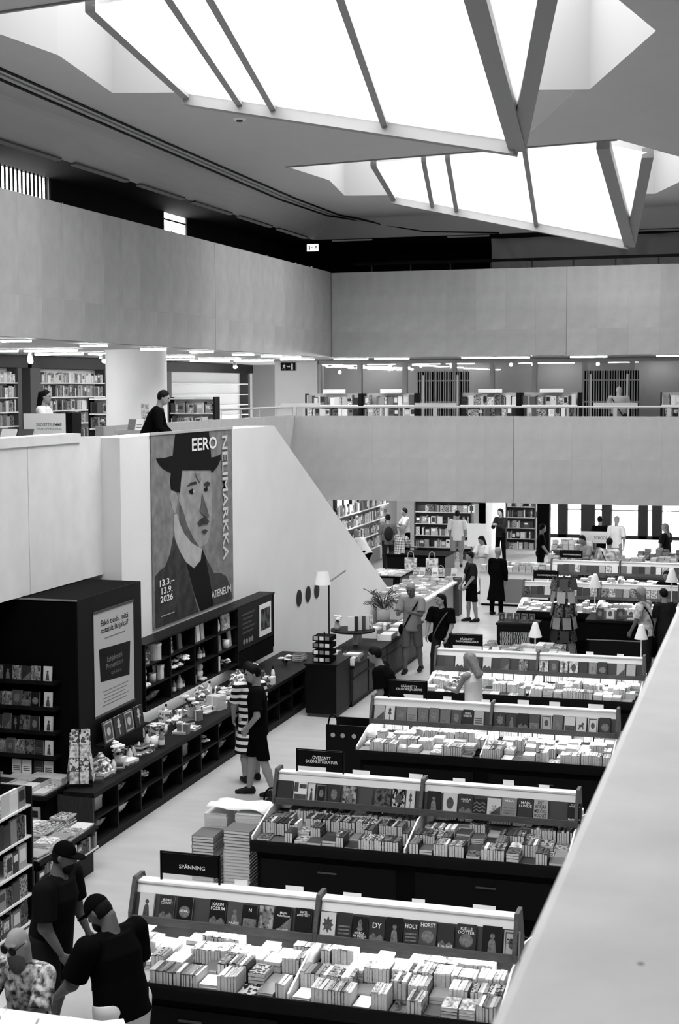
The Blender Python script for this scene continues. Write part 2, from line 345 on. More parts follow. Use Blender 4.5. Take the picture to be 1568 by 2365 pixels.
for dy, nm in SKY:
    B = (-3.42, 36.0, 8.93) if dy == 0 else (-3.84, 36.0, 9.17)
    lab = {0.0: 'far crystal shaped roof light of white glazed panels above the back balcony', -13.45: 'large crystal shaped roof light of bright glazed panels overhead in the near ceiling', -26.9: 'roof light directly above the near balcony'}[dy]
    s = thing('skylight', lab, 'skylight', (0, dy, 0))
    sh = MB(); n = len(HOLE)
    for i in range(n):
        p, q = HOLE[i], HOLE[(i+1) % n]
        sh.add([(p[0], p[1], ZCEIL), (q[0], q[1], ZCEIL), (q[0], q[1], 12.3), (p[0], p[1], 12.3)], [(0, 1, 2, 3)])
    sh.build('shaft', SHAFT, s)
    rim = MB(); beam(rim, (-10.3, 30.8, 10.3), (-3.07, 29.45, 10.3), 0.05, 0.05); rim.build('rim', FRAME, s)
    m = MB(); beam(m, A, B, 0.30, 0.32); m.build('keel_beam', FRAME, s)
    m = MB(); beam(m, Vector(A)+Vector((0, -.15, .17)), Vector(B)+Vector((0, -.15, .17)), 0.06, 0.22); m.build('glazing_sill', FRAME, s)
    m = MB(); beam(m, TA, A, 0.13, 0.16); m.build('end_beam', FRAME, s)
    m = MB(); beam(m, NR, B, 0.26, 0.22); m.build('end_beam', FRAME, s)
    m = MB(); beam(m, TR, B, 0.24, 0.22); m.build('end_beam', FRAME, s)
    ed = [(0, 0)]+BARS+[(1, 1)]
    for t, k in BARS:
        m = MB(); beam(m, lerp(TA, NR, t), lerp(A, B, k), 0.10, 0.14); m.build('glazing_bar', FRAME, s)
    for (t0, k0), (t1, k1) in zip(ed, ed[1:]):
        m = MB(); quad(m, lerp(TA, NR, t0), lerp(TA, NR, t1), lerp(A, B, k1), lerp(A, B, k0)); m.build('pane', SGLASS, s)
    m = MB(); m.add([NR, TR, B], [(0, 1, 2)]); m.build('pane', SGLASS, s)
    m = MB(); m.add([A, B, FRR], [(0, 1, 2)]); m.build('pane', SGLASS, s)
# cable tracks on the ceiling
def track_pts(off):
    return [(-11.0-off, 6, 10.28), (-11.22-off, 20.1, 10.28), (-11.5-off, 27, 10.28), (-11.75-off*1.2, 36, 10.28), (-11.7-off, 39.6, 10.28), (-11.4-off*.6, 40.4+off*.4, 10.26), (-10.8, 40.8+off*.5, 10.12), (-9.6, 41.0+off*.3, 9.9), (-7.5, 41.06, 9.80)]
ct = thing('ceiling_track', 'pair of thin black cable tracks running along the ceiling edge', 'track')
for k, off in enumerate((0, 0.18, 0.36)):
    MB().tube(track_pts(off), (0.024, 0.012, 0.024)[k], 6).build('rail', (BLACK, GREY, BLACK)[k], ct)
for nm, p, lb in (('smoke_detector', (-9.3, 25.2, 10.3), 'small round detector on the ceiling near the large roof light corner'), ('smoke_detector', (-7.2, 26.2, 10.3), 'small ceiling detector below the middle of the large roof light'), ('smoke_detector', (-9.35, 37.9, 10.3), 'tiny ceiling detector at the corner of the far roof light')):
    t = thing(nm, lb, 'detector', p); MB().lathe([(0, -0.05), (0.05, -0.045), (0.06, -0.02)], 14).build('sensor', DGREY, t); MB().lathe([(0, -0.02), (0.11, -0.015), (0.12, 0)], 16).build('base', WHITE, t)
# light fixtures ----------------------------------------------------
WHITE_F = WHITE
def fixture(x0, y0, x1, y1, z, m, label, group, h=0.06, cat='light'):
    t = thing('ceiling_light', label, cat, ((x0+x1)/2, (y0+y1)/2, z), 0, group); a, b = (x1-x0)/2, (y1-y0)/2
    bx('housing', WHITE if m is not DIM else DGREY, t, -a, -b, -h*0.5, a, b, 0)
    bx('tube', m, t, -a+.01, -b+.01, -h, a-.01, b-.01, -h*0.5); return t
k = 0
for y in (22.7, 25.7, 28.5, 31.2, 33.9, 36.0, 37.6): fixture(-12.75, y-.06, -12.2, y+.06, 6.37, LAMP, 'bright tube light under the upper left balcony edge, %s from the near end' % ordw(k), 'tube lights under the left balcony'); k += 1
k = 0
for y in (25.2, 28.6, 31.7, 35.2, 38.6, 41.4):
    for x in (-16.3, -14.9): fixture(x-.62, y-.05, x+.62, y+.05, 6.37, LAMP, '%s long tube light deep under the left gallery ceiling' % ordw(k), 'tube lights deep in the left gallery'); k += 1
k = 0
for x in (-13.2, -11.6, -10.4, -7.9, -7.0, -4.9, -2.6): fixture(x-.5, 40.3, x+.5, 40.42, 6.37, LAMP, 'thin tube light above the back gallery railing, %s from the left' % ordw(k), 'tube lights over the back gallery'); k += 1
k = 0
for y in (15, 18, 21, 24, 27, 30, 33, 36, 39): fixture(-12.95, y-1.2, -12.82, y+1.2, 9.79, DIM, 'slim grey light strip at the top gallery ceiling edge, %s from the near end' % ordw(k), 'light strips along the top left gallery'); k += 1
for x, q in ((-11.8, 'left'), (-8.4, 'middle'), (-3.1, 'right')): fixture(x-.6, 41.15, x+.6, 41.28, 9.79, DIM, 'slim light strip at the top of the back gallery, %s of three' % q, 'light strips along the top back gallery')
for i, (x, y) in enumerate(((-11.5, 41.5), (-8, 41.5), (-4.5, 41.5), (-11.5, 45), (-8, 45), (-4.5, 45), (-1.5, 43), (-7, 49), (-3.5, 49))): fixture(x-.8, y-.08, x+.8, y+.08, 2.5, LAMP, 'added unseen tube light under the ground floor ceiling at the back, %s' % ordw(i), 'added unseen tube lights under the back of the hall')  # added tubes hidden by the balcony front, put in to brighten the back
for i, x in enumerate((-12.5, -9.5, -6.5, -3.5)): fixture(x-.6, 46.5, x+.6, 46.6, 6.37, LAMP2, 'tube light behind the gallery glass, %s from the left' % ordw(i), 'tube lights behind the glass')
# spot heads on the left gallery and small round lamps behind the glass
for i, (x, y) in enumerate(((-15.6, 29.0), (-14.6, 30.6), (-16.4, 30.5), (-15.2, 40.6), (-15.9, 37.0))):
    t = thing('spotlight', 'white spotlight head hung under the left gallery ceiling, %s from the camera' % ordw(i), 'spotlight', (x, y, 6.37), 0, 'spotlights of the left gallery')
    MB().cyl((0, 0, 0), (0, 0, -0.12), 0.012).build('stem', WHITE, t); MB().cyl((-.02, .03, -0.10), (0.05, -0.1, -0.24), 0.045, 0.07, 12).build('head', LGREY, t); MB().cyl((.05, -.1, -0.24), (0.052, -0.104, -0.245), 0.055, 0.055, 12).build('bulb', SPOT, t)
# gallery back: glass partition with mullions, folding gates, door and exit sign
gp = struct(MB().box(-14.0, 45.0, 3.85, 0.2, 45.1, 4.0).box(-14.0, 45, 6.27, 0.2, 45.1, 6.37).build('wall_glass_back', LGREY), 'glazed shop partition at the back of the gallery', 'partition')
for x in (-14.0, -12.65, -11.18, -9.61, -8.41, -7.1, -5.58, -4.17, -2.7, -1.2): bx('mullion', LGREY, gp, x-.07, 44.96, 4.0, x+.07, 45.14, 6.27)
for x0, x1 in zip((-14.0, -12.65, -11.18, -9.61, -8.41, -7.1, -5.58, -4.17, -2.7), (-12.65, -11.18, -9.61, -8.41, -7.1, -5.58, -4.17, -2.7, -1.2)): bx('pane', GLASS, gp, x0+.07, 45.04, 4.0, x1-.07, 45.05, 6.27)
struct(bx('wall_behind_glass', mat('shop_back', 0.55, .8), None, -15.4, 47.2, 3.85, 8, 47.4, 6.37))
struct(bx('wall_pier_gallery', WALLW, None, -15.45, 44.9, 3.85, -14.02, 45.6, 6.37)); 
struct(bx('wall_gallery_end', mat('gallery_end', 0.35, .8), None, -18.6, 51.5, 3.85, -15.4, 52, 6.37))
for nm, x0, x1 in (('left', -10.73, -9.08), ('right', -5.58, -3.93)):
    g = thing('folding_gate', 'folded lattice gate of thin upright bars behind the back gallery shelves, %s one' % nm, 'gate', (x0, 44.7, 3.85), 0, 'folding gates of the back gallery')
    bar = MB().box(0, 0, 0, 0.03, 0.04, 2.19).mesh('bar', LGREY); nb = 22
    for i in range(nb): link('bar', bar, g, ((x1-x0)*i/nb, (0.06 if i % 2 else 0), 0))
    for z in (0.5, 1.2, 1.85): bx('cross_bar', LGREY, g, 0, .045, z, x1-x0, .065, z+.04)
    bx('guide_post', WHITE, g, .2, -.06, 0, .26, -.01, 2.05); bx('guide_post', WHITE, g, 1.28, -.06, 0, 1.34, -.01, 2.05)
    bx('backing', BLACK2, g, 0.02, .10, 0, x1-x0-.02, .12, 2.15)
for i, x in enumerate((-13.6, -11.9, -10.9, -9.9, -8.0, -7.3, -5.3)):
    t = thing('downlight', 'small round glowing lamp behind the gallery glass, %s from the left' % ordw(i), 'lamp', (x, 46, 6.30 if i else 6.1), 0, 'round lamps behind the glass'); MB().ball((0, 0, -0.08), 0.055).build('bulb', SPOT, t); MB().cyl((0, 0, -.03), (0, 0, .07), 0.03).build('socket', LGREY, t)
d = struct(MB().box(-16.4, 49.9, 3.85, -15.5, 50.0, 5.95).build('door_1', GREY)); bx('handle', BLACK, d, -16.32, 49.85, 4.85, -16.28, 49.9, 5.0); bx('frame', LGREY, d, -16.5, 49.95, 3.85, -15.4, 50.05, 6.05)
def exit_sign(loc, w, h, label, lit):
    t = thing('exit_sign', label, 'sign', loc); mb, mf = (BLACK, emat('sign_lit', 2.5)) if lit else (WHITE, BLACK)
    bx('box', mb, t, -w/2-.02, 0, -h/2-.02, w/2+.02, .05, h/2+.02); bx('face', mf, t, -w/2, -.012, -h/2, w/2, 0, h/2)
    c = BLACK if lit else WHITE; s = h; d = 1 if not lit else -1
    f = lambda pts, nm: flat([(x*s*d, z*s) for x, z in pts], t, c, nm, 1, -.016, .003)
    f([(-.15, .06), (.12, .06), (.12, .16), (.28, 0), (.12, -.16), (.12, -.06), (-.15, -.06)], 'arrow')
    f([(.38, -.36), (.62, -.36), (.62, .36), (.38, .36)], 'doorway')
    f([(-.62, .2), (-.5, .22), (-.36, .1), (-.3, .14), (-.28, .08), (-.38, .02), (-.46, .1), (-.44, -.05), (-.34, -.14), (-.42, -.34), (-.47, -.33), (-.41, -.16), (-.55, -.1), (-.66, -.28), (-.74, -.26), (-.6, -.03), (-.58, .1), (-.68, .02), (-.72, .06)], 'running_figure')
    f([(-.5, .25), (-.42, .25), (-.42, .33), (-.5, .33)], 'figure_head')
exit_sign((-14.98, 44.86, 6.2), 0.5, 0.26, 'black exit sign with white running figure on the white gallery pier', False)
exit_sign((-12.92, 41, 9.55), 0.34, 0.20, 'small glowing exit sign in the dark corner under the ceiling', True)
MB().cyl((-12.92, 41.03, 9.65), (-12.92, 41.03, 9.79), .012).build('hanger', BLACK, bpy.data.objects['exit_sign.001']).matrix_parent_inverse = Matrix.Translation((12.92, -41, -9.55))
# column of the left gallery
cl = MB().lathe([(0.70, 0), (0.68, 0.02), (0.68, 2.50), (0.70, 2.52)], 40, 0, (-13.75, 30.45, 3.85)).build('trim_column', WALLW, smooth=True); struct(cl, 'thick white round column of the left gallery', 'column')
# hand rails
for nm, pts, lb in (('back', [(-13.0, 39.66, 4.98), (0.2, 39.66, 4.98)], 'thin steel handrail along the back balcony'), ('left', [(-13.1, 34.0, 4.99), (-13.1, 39.6, 4.98)], 'thin steel handrail on the left gallery balcony')):
    t = thing('handrail', lb, 'railing'); MB().tube(pts, 0.028, 8).build('rail', LGREY, t)
    n = 10 if nm == 'back' else 4
    for i in range(n+1):
        p = lerp(pts[0], pts[1], i/n); MB().cyl((p[0], p[1], 4.73), p, .015).build('post', LGREY, t)
t = thing('handrail', 'black top rail with upright posts along the dark back gallery', 'railing')
MB().box(-11.7, 41.0, 9.0, 0.3, 41.06, 9.08).build('rail', BLACK, t)
for i in range(11): bx('post', DGREY, t, -11.2+i*1.15, 41.07, 7.8, -11.16+i*1.15, 41.1, 9.0)
# grey drape on the top back gallery
dv = MB(); nx, nz = 120, 10
for j in range(nz+1):
    for i in range(nx+1):
        x = -7.95+i/nx*8.2; z = 8.9+j/nz*0.87; dv.v.append((x, 42.3+0.05*math.sin(x*9+math.sin(x*2.1+z*3)*2)+0.06*math.sin(x*3.1), z))
for j in range(nz):
    for i in range(nx): q = j*(nx+1)+i; dv.f.append((q, q+1, q+nx+2, q+nx+1)); dv.m.append(0)
tag(dv.build('drape', mat('grey_drape', 0.42, .9), None, smooth=True), 'grey drape hung across the top gallery at the back', 'curtain')
# ground floor back: ceiling, walls, tall windows
struct(bx('wall_back_left', WALLW, None, -14, 48, 0, -9.2, 48.2, 2.5)); struct(bx('wall_far_left', WALLW, None, -12.4, 36, 0, -12.2, 48, 2.5))
struct(bx('wall_far_turn', WALLW, None, -9.4, 48, 0, -9.2, 54, 2.5))
wb = MB(); WX = [(-8.9, -8.25), (-7.95, -7.6), (-7.3, -6.75), (-6.3, -6.0), (-5.7, -4.7), (-4.4, -4.2), (-3.9, -2.6), (-2.2, -1.0)]
xs = [-9.2]+[v for p in WX for v in p]+[8]
for a, b in zip(xs[::2], xs[1::2]): wb.box(a, 54, 0, b, 54.2, 2.5)
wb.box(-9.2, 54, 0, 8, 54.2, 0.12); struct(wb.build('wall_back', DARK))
for i, (a, b) in enumerate(WX):
    wn = struct(MB().box(a, 54.05, 0.12, a+.04, 54.15, 2.5).box(b-.04, 54.05, .12, b, 54.15, 2.5).box(a, 54.05, 1.02, b, 54.15, 1.06).build('window_%d' % (i+2), DGREY)); bx('pane', GLASS, wn, a+.04, 54.09, .12, b-.04, 54.1, 2.5)
# ================================================================== BOOKS
BM = SHADES+PRINTS; BN = SHN+PRN
def _tpl(kind, m):
    mb = MB()
    if kind == 'spine': mb.box(0, 0, 0, .10, 1, 1).box(.90, 0, 0, 1, 1, 1).box(.10, 0, .94, .90, 1, 1)
    elif kind == 'flat': mb.box(0, 0, 0, 1, 1, .08).box(0, 0, .92, 1, 1, 1).box(0, 0, .08, .025, 1, .92)
    else: mb.box(0, 0, 0, 1, .09, 1).box(0, .91, 0, 1, 1, 1).box(0, .09, 0, .05, .91, 1)
    return mb.mesh('book_'+kind, m)
def _pg(kind):
    mb = MB()
    if kind == 'spine': mb.box(.10, .012, 0.01, .90, .988, .94)
    elif kind == 'flat': mb.box(.025, .012, .08, .985, .988, .92)
    else: mb.box(.05, .09, .012, .985, .91, .988)
    return mb.mesh('pages_'+kind, PAGES)
TPL = {}; PG = {k: _pg(k) for k in ('spine', 'flat', 'face')}
NBOOK = {}
def book(kind, mi, dims, loc, rot, label, group, name='book'):
    if (kind, mi) not in TPL: TPL[(kind, mi)] = _tpl(kind, (SHADES+PRINTS_U)[mi])
    o = link(name, TPL[(kind, mi)], None, loc, rot, dims); tag(o, label, 'book', group)
    link('pages', PG[kind], o); return o
# joined mass of the books beyond the nearest three hundred
STUFF = MB(); SM = BM+[PAGES]
def sbook(kind, mi, dims, loc, rz=0.0, tilt=0.0):
    M = Matrix.Translation(loc) @ Matrix.Rotation(rz, 4, 'Z') @ Matrix.Rotation(tilt, 4, 'X'); w_, l, h = dims; P = len(BM)
    if kind == 'spine':
        STUFF.obox(M, 0, .003, 0, w_, l-.003, h, mi); STUFF.obox(M, .1*w_, 0, .01, .9*w_, l, h*.93, P)
    elif kind == 'flat':
        STUFF.obox(M, 0, 0, 0, w_, l, h, mi); STUFF.obox(M, .003, -.002, h*.1, w_+.002, l+.002, h*.9, P)
    else:
        STUFF.obox(M, 0, 0, 0, w_, l, h, mi); STUFF.obox(M, .004, .1*l, .004, w_+.002, l*.9, h+.002, P)
def pick(light):
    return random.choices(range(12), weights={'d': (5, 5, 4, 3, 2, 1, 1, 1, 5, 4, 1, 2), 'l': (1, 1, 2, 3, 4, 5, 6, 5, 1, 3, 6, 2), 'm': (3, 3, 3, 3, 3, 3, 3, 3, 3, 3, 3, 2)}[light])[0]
def row_of_books(x0, x1, y, z, light, emit, depth=0.21, upright=0.55):
    """runs of books standing spine up and flat piles between x0 and x1; emit(kind, mi, dims, loc, rz)"""
    x = x0+random.uniform(0, .04); run = 0
    while x < x1-0.03:
        if random.random() < upright:
            n = random.randint(3, 9); hh = random.uniform(.125, .15); ll = depth*random.uniform(.9, 1.0); base = pick(light)
            for i in range(n):
                t = random.uniform(.018, .034)
                if x+t > x1: break
                mi = base if random.random() < .35 else pick(light)
                emit('spine', mi, (t, ll, hh*random.uniform(.96, 1.03)), (x, y+random.uniform(-.006, .006), z), random.uniform(-.03, .03), run, i); x += t+.0015
        else:
            wd = random.uniform(.12, .15)
            if x+wd > x1: break
            n = random.choice((1, 1, 2, 3, 4)); zz = z; mi = pick(light)
            for i in range(n):
                t = random.uniform(.018, .032); emit('flat', mi if random.random() < .6 else pick(light), (wd, depth*random.uniform(.9, 1), t), (x, y, zz), random.uniform(-.05, .05), run, i); zz += t+.001
            x += wd
        run += 1; x += random.uniform(.004, .02)
# ---------------------------------------------------------------- cover art on face-out books (unit square, child parts)
ART = {}
def art_mesh(kind, m):
    if (kind, m.name) in ART: return ART[(kind, m.name)]
    mb = MB()
    def disc(cx, cz, r, n=14, asp=.66): mb.add([(cx+r*math.cos(6.283*i/n), -.02, cz+r*asp*math.sin(6.283*i/n)) for i in range(n)], [tuple(range(n))])
    def poly(*p): mb.add([(x, -.02, z) for x, z in p], [tuple(range(len(p)))])
    if kind == 'oval': disc(.5, .5, .26, 16, 1.1); 
    elif kind == 'ring': disc(.5, .42, .36)
    elif kind == 'figure': disc(.52, .66, .13); poly((.3, .1), (.75, .1), (.66, .5), (.56, .58), (.44, .56), (.34, .46))
    elif kind == 'bands':
        for k in range(3): poly((.12, .2+k*.13), (.88, .2+k*.13), (.88, .26+k*.13), (.12, .26+k*.13))
    elif kind == 'corner': poly((.02, .02), (.98, .02), (.98, .62))
    elif kind == 'blocks': poly((.03, .5), (.35, .5), (.35, .97), (.03, .97)); poly((.42, .68), (.97, .68), (.97, .9), (.42, .9)); poly((.03, .04), (.97, .04), (.97, .38), (.03, .38))
    elif kind == 'half': poly((.03, .03), (.97, .03), (.97, .45), (.03, .45))
    elif kind == 'dots':
        poly(*[(.5+(.40, .24)[i % 2]*math.cos(i*math.pi/8), .52+(.34, .2)[i % 2]*math.sin(i*math.pi/8)) for i in range(16)])
    elif kind == 'zigzag':
        for k in range(3):
            z = .2+k*.22; poly((.05, z), (.28, z+.12), (.5, z), (.73, z+.12), (.95, z), (.95, z+.09), (.73, z+.21), (.5, z+.09), (.28, z+.21), (.05, z+.09))
    elif kind == 'frame':
        mb.add([(x, -.02, z) for x, z in ((.08, .06), (.92, .06), (.92, .94), (.08, .94), (.14, .12), (.86, .12), (.86, .88), (.14, .88))], [(0, 1, 5, 4), (1, 2, 6, 5), (2, 3, 7, 6), (3, 0, 4, 7)]); disc(.5, .5, .2, 16, 1.0)
    elif kind == 'horse': poly((.2, .2), (.3, .42), (.25, .5), (.5, .52), (.62, .66), (.8, .6), (.7, .48), (.75, .22), (.66, .22), (.6, .38), (.4, .36), (.3, .2))
    elif kind == 'tree': poly((.46, .1), (.54, .1), (.53, .4), (.72, .5), (.6, .6), (.66, .74), (.5, .92), (.36, .74), (.4, .6), (.28, .5), (.47, .4))
    elif kind == 'landscape': poly((.03, .03), (.97, .03), (.97, .2), (.75, .34), (.5, .22), (.3, .38), (.03, .24))
    ART[(kind, m.name)] = mb.mesh('cover_art_'+kind, m); return ART[(kind, m.name)]
ARTK = ['oval', 'ring', 'figure', 'bands', 'corner', 'half', 'dots', 'frame', 'tree', 'landscape']
ARTW = {'oval': 'an oval emblem', 'ring': 'a round emblem', 'figure': 'a figure', 'bands': 'three bars', 'corner': 'a slanted half', 'half': 'a two-tone cover', 'dots': 'a star burst', 'frame': 'a framed medallion', 'tree': 'a tree shape', 'landscape': 'a hill line', 'blocks': 'black and white blocks', 'zigzag': 'zigzag waves', 'horse': 'a dark horse'}
def faceout(x, y, z, wd, ht, mi, label, group, art=None, artm=None, lines=(), tilt=0.314, rz=0.0):
    o = book('face', mi, (wd, .022, ht), (x, y, z), (-tilt, 0, rz), label, group)
    dark = mi < 5 or mi in (8, 9)
    if art: link('cover_art', art_mesh(art, artm or (ARTD if dark else ARTL)), o)
    for s, cz, hh, ww in lines:
        text(s, o, (.5, -.05, cz), ww, hh, PAPER if dark else BLACK, '-y', 'title', 0.012)
    return o
# ================================================================== THE LONG BOOK TABLES
XL, XR, XM = -5.12, -1.84, -3.48
def table(c, label, lit, nb=True, xl=XL, xr=XR):
    t = thing('book_table', label, 'table', (0, c, 0), 0, 'long book tables in the hall'); xm = (xl+xr)/2
    bx('base', BLACK2, t, xl+.06, -.83, 0, xr-.06, .83, .74)
    bx('top', BLACK, t, xl, -.89, .74, xr, .89, .83)
    for y in (-.89, .875): bx('front_lip', BWOOD, t, xl, y, .83, xr, y+.015, .86)
    for x in (xl+.5*(xm-xl), xm+.5*(xr-xm)):
        dr = bx('drawer_front', BLACK, t, x-.72, -.84, .28, x+.72, -.83, .66); bx('handle', DGREY, dr, x-.1, -.855, .56, x+.1, -.84, .575)
    for x in (xl+.01, xm-.01, xr-.03):
        MB().prism([(-.87, .83), (.0, .83), (.0, 1.04), (-.3, 1.04), (-.87, .90)], 0, x, x+.018).build('divider', WHITE, t)
        MB().prism([(.87, .83), (.0, .83), (.0, 1.04), (.3, 1.04), (.87, .90)], 0, x, x+.018).build('divider', WHITE, t)
        bx('upright', LGREY, t, x-.01, -.02, .83, x+.03, .02, 1.06)
        MB().prism([(-.19, 1.05), (.19, 1.05), (.19, 1.14), (.085, 1.41), (-.085, 1.41), (-.19, 1.14)], 0, x-.008, x+.026).build('bracket', GWOOD, t)
    for a, b in ((xl+.03, xm-.02), (xm+.02, xr-.04)):
        bx('rack_shelf', BLACK2, t, a, -.17, 1.06, b, .17, 1.085)
        for s in (-1, 1):
            bx('rack_lip', GWOOD, t, a, s*.18-.01, 1.05, b, s*.18+.01, 1.115)
            M = Matrix(((1, 0, 0, 0), (0, 1, 0, s*.13), (0, 0, 1, 1.085), (0, 0, 0, 1))) @ Matrix.Rotation(s*.314, 4, 'X')
            MB().obox(M, a, -.004, 0, b, .004, .20).build('back_panel', DGREY, t); MB().obox(M, a, -.004, .20, b, .004, .29).build('header_strip', WHITE, t)
            bx('lamp_strip', RACKLAMP if lit else LGREY, t, a+.05, s*.12-.015, 1.045, b-.05, s*.12+.015, 1.06)
        bx('rack_top', WHITE, t, a, -.06, 1.355, b, .06, 1.372)
    return t
def face_row(c, specs, tname, seed, xl=XL, xr=XR):
    """specs: per bay list of (x offset, width, height, shade, art, lines) or None for random"""
    rr = random.Random(seed)
    idx = 0
    for (a, b), sp in zip(((xl+.04, (xl+xr)/2-.03), ((xl+xr)/2+.03, xr-.05)), specs):
        if sp is None:
            sp = []; x = 0.0
            while x < b-a-.12:
                if rr.random() < .1: x += .14; continue
                mi = rr.choice((0, 1, 2, 3, 4, 5, 6, 7, 8, 9, 10, 10)); sp.append((x, rr.uniform(.115, .14), rr.uniform(.185, .215), mi, rr.choice(ARTK+['', '']), ())); x += sp[-1][1]+rr.uniform(.005, .03)
        for x, wd, ht, mi, art, lines in sp:
            if lines:
                lab = '%s book cover lettered %s on the %s' % (BN[mi], lines[0][0].replace('\n', ' '), tname)
            else: lab = '%s book with %s, %s cover on the %s' % (BN[mi], ARTW.get(art, 'a plain cover'), ordw(idx), tname)
            if c > 25:
                sbook('face', mi, (wd, .022, ht), (a+x, c-.168, 1.09), 0, -.314); idx += 1; continue
            faceout(a+x, c-.168, 1.09, wd, ht, mi, lab, 'face-out books on the '+tname, art or None, None, lines); idx += 1
PXW = (XR-XL)/900.0
def sp1(px, wpx, ht, mi, art='', lines=(), base=295, off=0.0): return ((px-base)*PXW-off, wpx*PXW, ht, mi, art, lines)
MIDOFF = (XR-XL)/2
L_ = lambda s, cz, h, w=None: (s, cz, h, w)
T1L = [sp1(306, 36, .21, 6, 'figure'), sp1(356, 36, .20, 1, 'landscape', (L_('MICHAEL\nCONNELLY', .78, .22, .8),)), sp1(400, 37, .205, 0, 'ring', (L_('IDA', .45, .1, .5),)), sp1(479, 39, .21, 0, 'landscape', (L_('KARIN\nFOSSUM', .75, .28, .85),)), sp1(522, 35, .20, 2, 'figure', (L_('PARIS', .2, .1, .7),)), sp1(560, 33, .19, 0, 'half', (L_('N', .8, .15, .2),)), sp1(598, 34, .20, 9, 'dots'), sp1(636, 38, .205, 0, 'corner', (L_('Maria\nAdolfsson', .72, .2, .8), L_('EBET GREPP', .13, .06, .7))), sp1(683, 38, .21, 0, '', (L_('MATS\nAHLSTEDT', .8, .2, .8),))]
T1R = [sp1(742, 35, .20, 6, 'dots', (), 742), sp1(781, 33, .21, 1, 'bands', (), 742), sp1(816, 34, .19, 0, 'tree', (L_('MÖRDA\nÄR INGEN\nKONST', .22, .36, .85),), 742), sp1(855, 34, .205, 1, 'landscape', (L_('DY', .66, .2, .6),), 742), sp1(893, 36, .21, 0, 'figure', (), 742), sp1(933, 32, .20, 1, 'bands', (L_('HOLT', .78, .16, .85),), 742), sp1(967, 38, .21, 2, 'ring', (L_('HORST', .85, .15, .85),), 742), sp1(1008, 36, .20, 1, 'landscape', (L_('Lindell', .16, .14, .85),), 742), sp1(1050, 42, .215, 1, 'ring', (L_('KJELLS\nDOTTER', .77, .24, .85),), 742), sp1(1106, 42, .22, 0, 'figure', (), 742), sp1(1153, 34, .20, 5, 'frame', (L_('MORD\nSOLEN', .6, .2, .7),), 742)]
B2 = (1340-635)/900.0
def s2(px, wpx, ht, mi, art='', lines=(), base=637): return ((px-base)*PXW/B2, wpx*PXW/B2, ht, mi, art, lines)
T2L = [s2(640, 35, .21, 1), s2(678, 31, .205, 7, 'blocks'), s2(712, 17, .20, 6, 'figure'), s2(731, 27, .205, 0, 'frame'), s2(761, 28, .205, 1, 'oval'), s2(796, 32, .20, 9, 'figure'), s2(836, 30, .185, 2), s2(873, 36, .20, 8), s2(913, 29, .21, 11, 'dots'), s2(945, 20, .205, 6, 'tree')]
T2R = [s2(991, 30, .215, 0, 'figure', (), 985), s2(1028, 32, .21, 6, 'oval', (), 985), s2(1064, 31, .21, 1, 'landscape', (L_('ÄNGLA\nSTIG', .7, .2, .75),), 985), s2(1096, 30, .17, 0, 'zigzag', (), 985), s2(1128, 31, .19, 6, 'corner', (L_('VÅR\nTIDS\nHJÄLTE', .4, .5, .6),), 985), s2(1161, 33, .205, 4, 'bands', (L_('MILA', .85, .1, .6),), 985), s2(1197, 33, .21, 1, '', (L_('MAJA\nLUNDE', .72, .28, .85),), 985), s2(1232, 31, .21, 5, '', (L_('DET\nBÖRJAR\nMED OSS\nHOOVER', .55, .8, .9),), 985), s2(1306, 30, .20, 0, '', (L_('KNUT\nHAMSUN', .87, .16, .8), L_('MARKENS\nGRÖDA', .14, .16, .85)), 985)]
LETT = mat('sign_white', 0.85, .6)
TABS = [(11.19, 'nearest long book table, under the crime sign', True, (T1L, T1R), 'nearest rack', 'SPÄNNING'),
        (14.87, 'second long book table from the camera with dark unlit trays', False, (T2L, T2R), 'second rack', 'ÖVERSATT\nSKÖNLITTERATUR'),
        (18.82, 'third long book table from the camera, brightly lit piles', True, (None, None), 'third rack', 'KÄÄNNETTY\nKAUNOKIRJALLISUUS'),
        (22.67, 'fourth long book table from the camera beside the blonde woman', True, (None, None), 'fourth rack', 'KÄÄNNETTY\nKAUNOKIRJALLISUUS'),
        (31.15, 'fifth long book table behind the black cash desk', True, (None, None), 'fifth rack', 'KAUNOKIRJALLISUUS'),
        (35.2, 'farthest long book table with a bright rack', True, (None, None), 'farthest rack', 'KAUNOKIRJALLISUUS')]
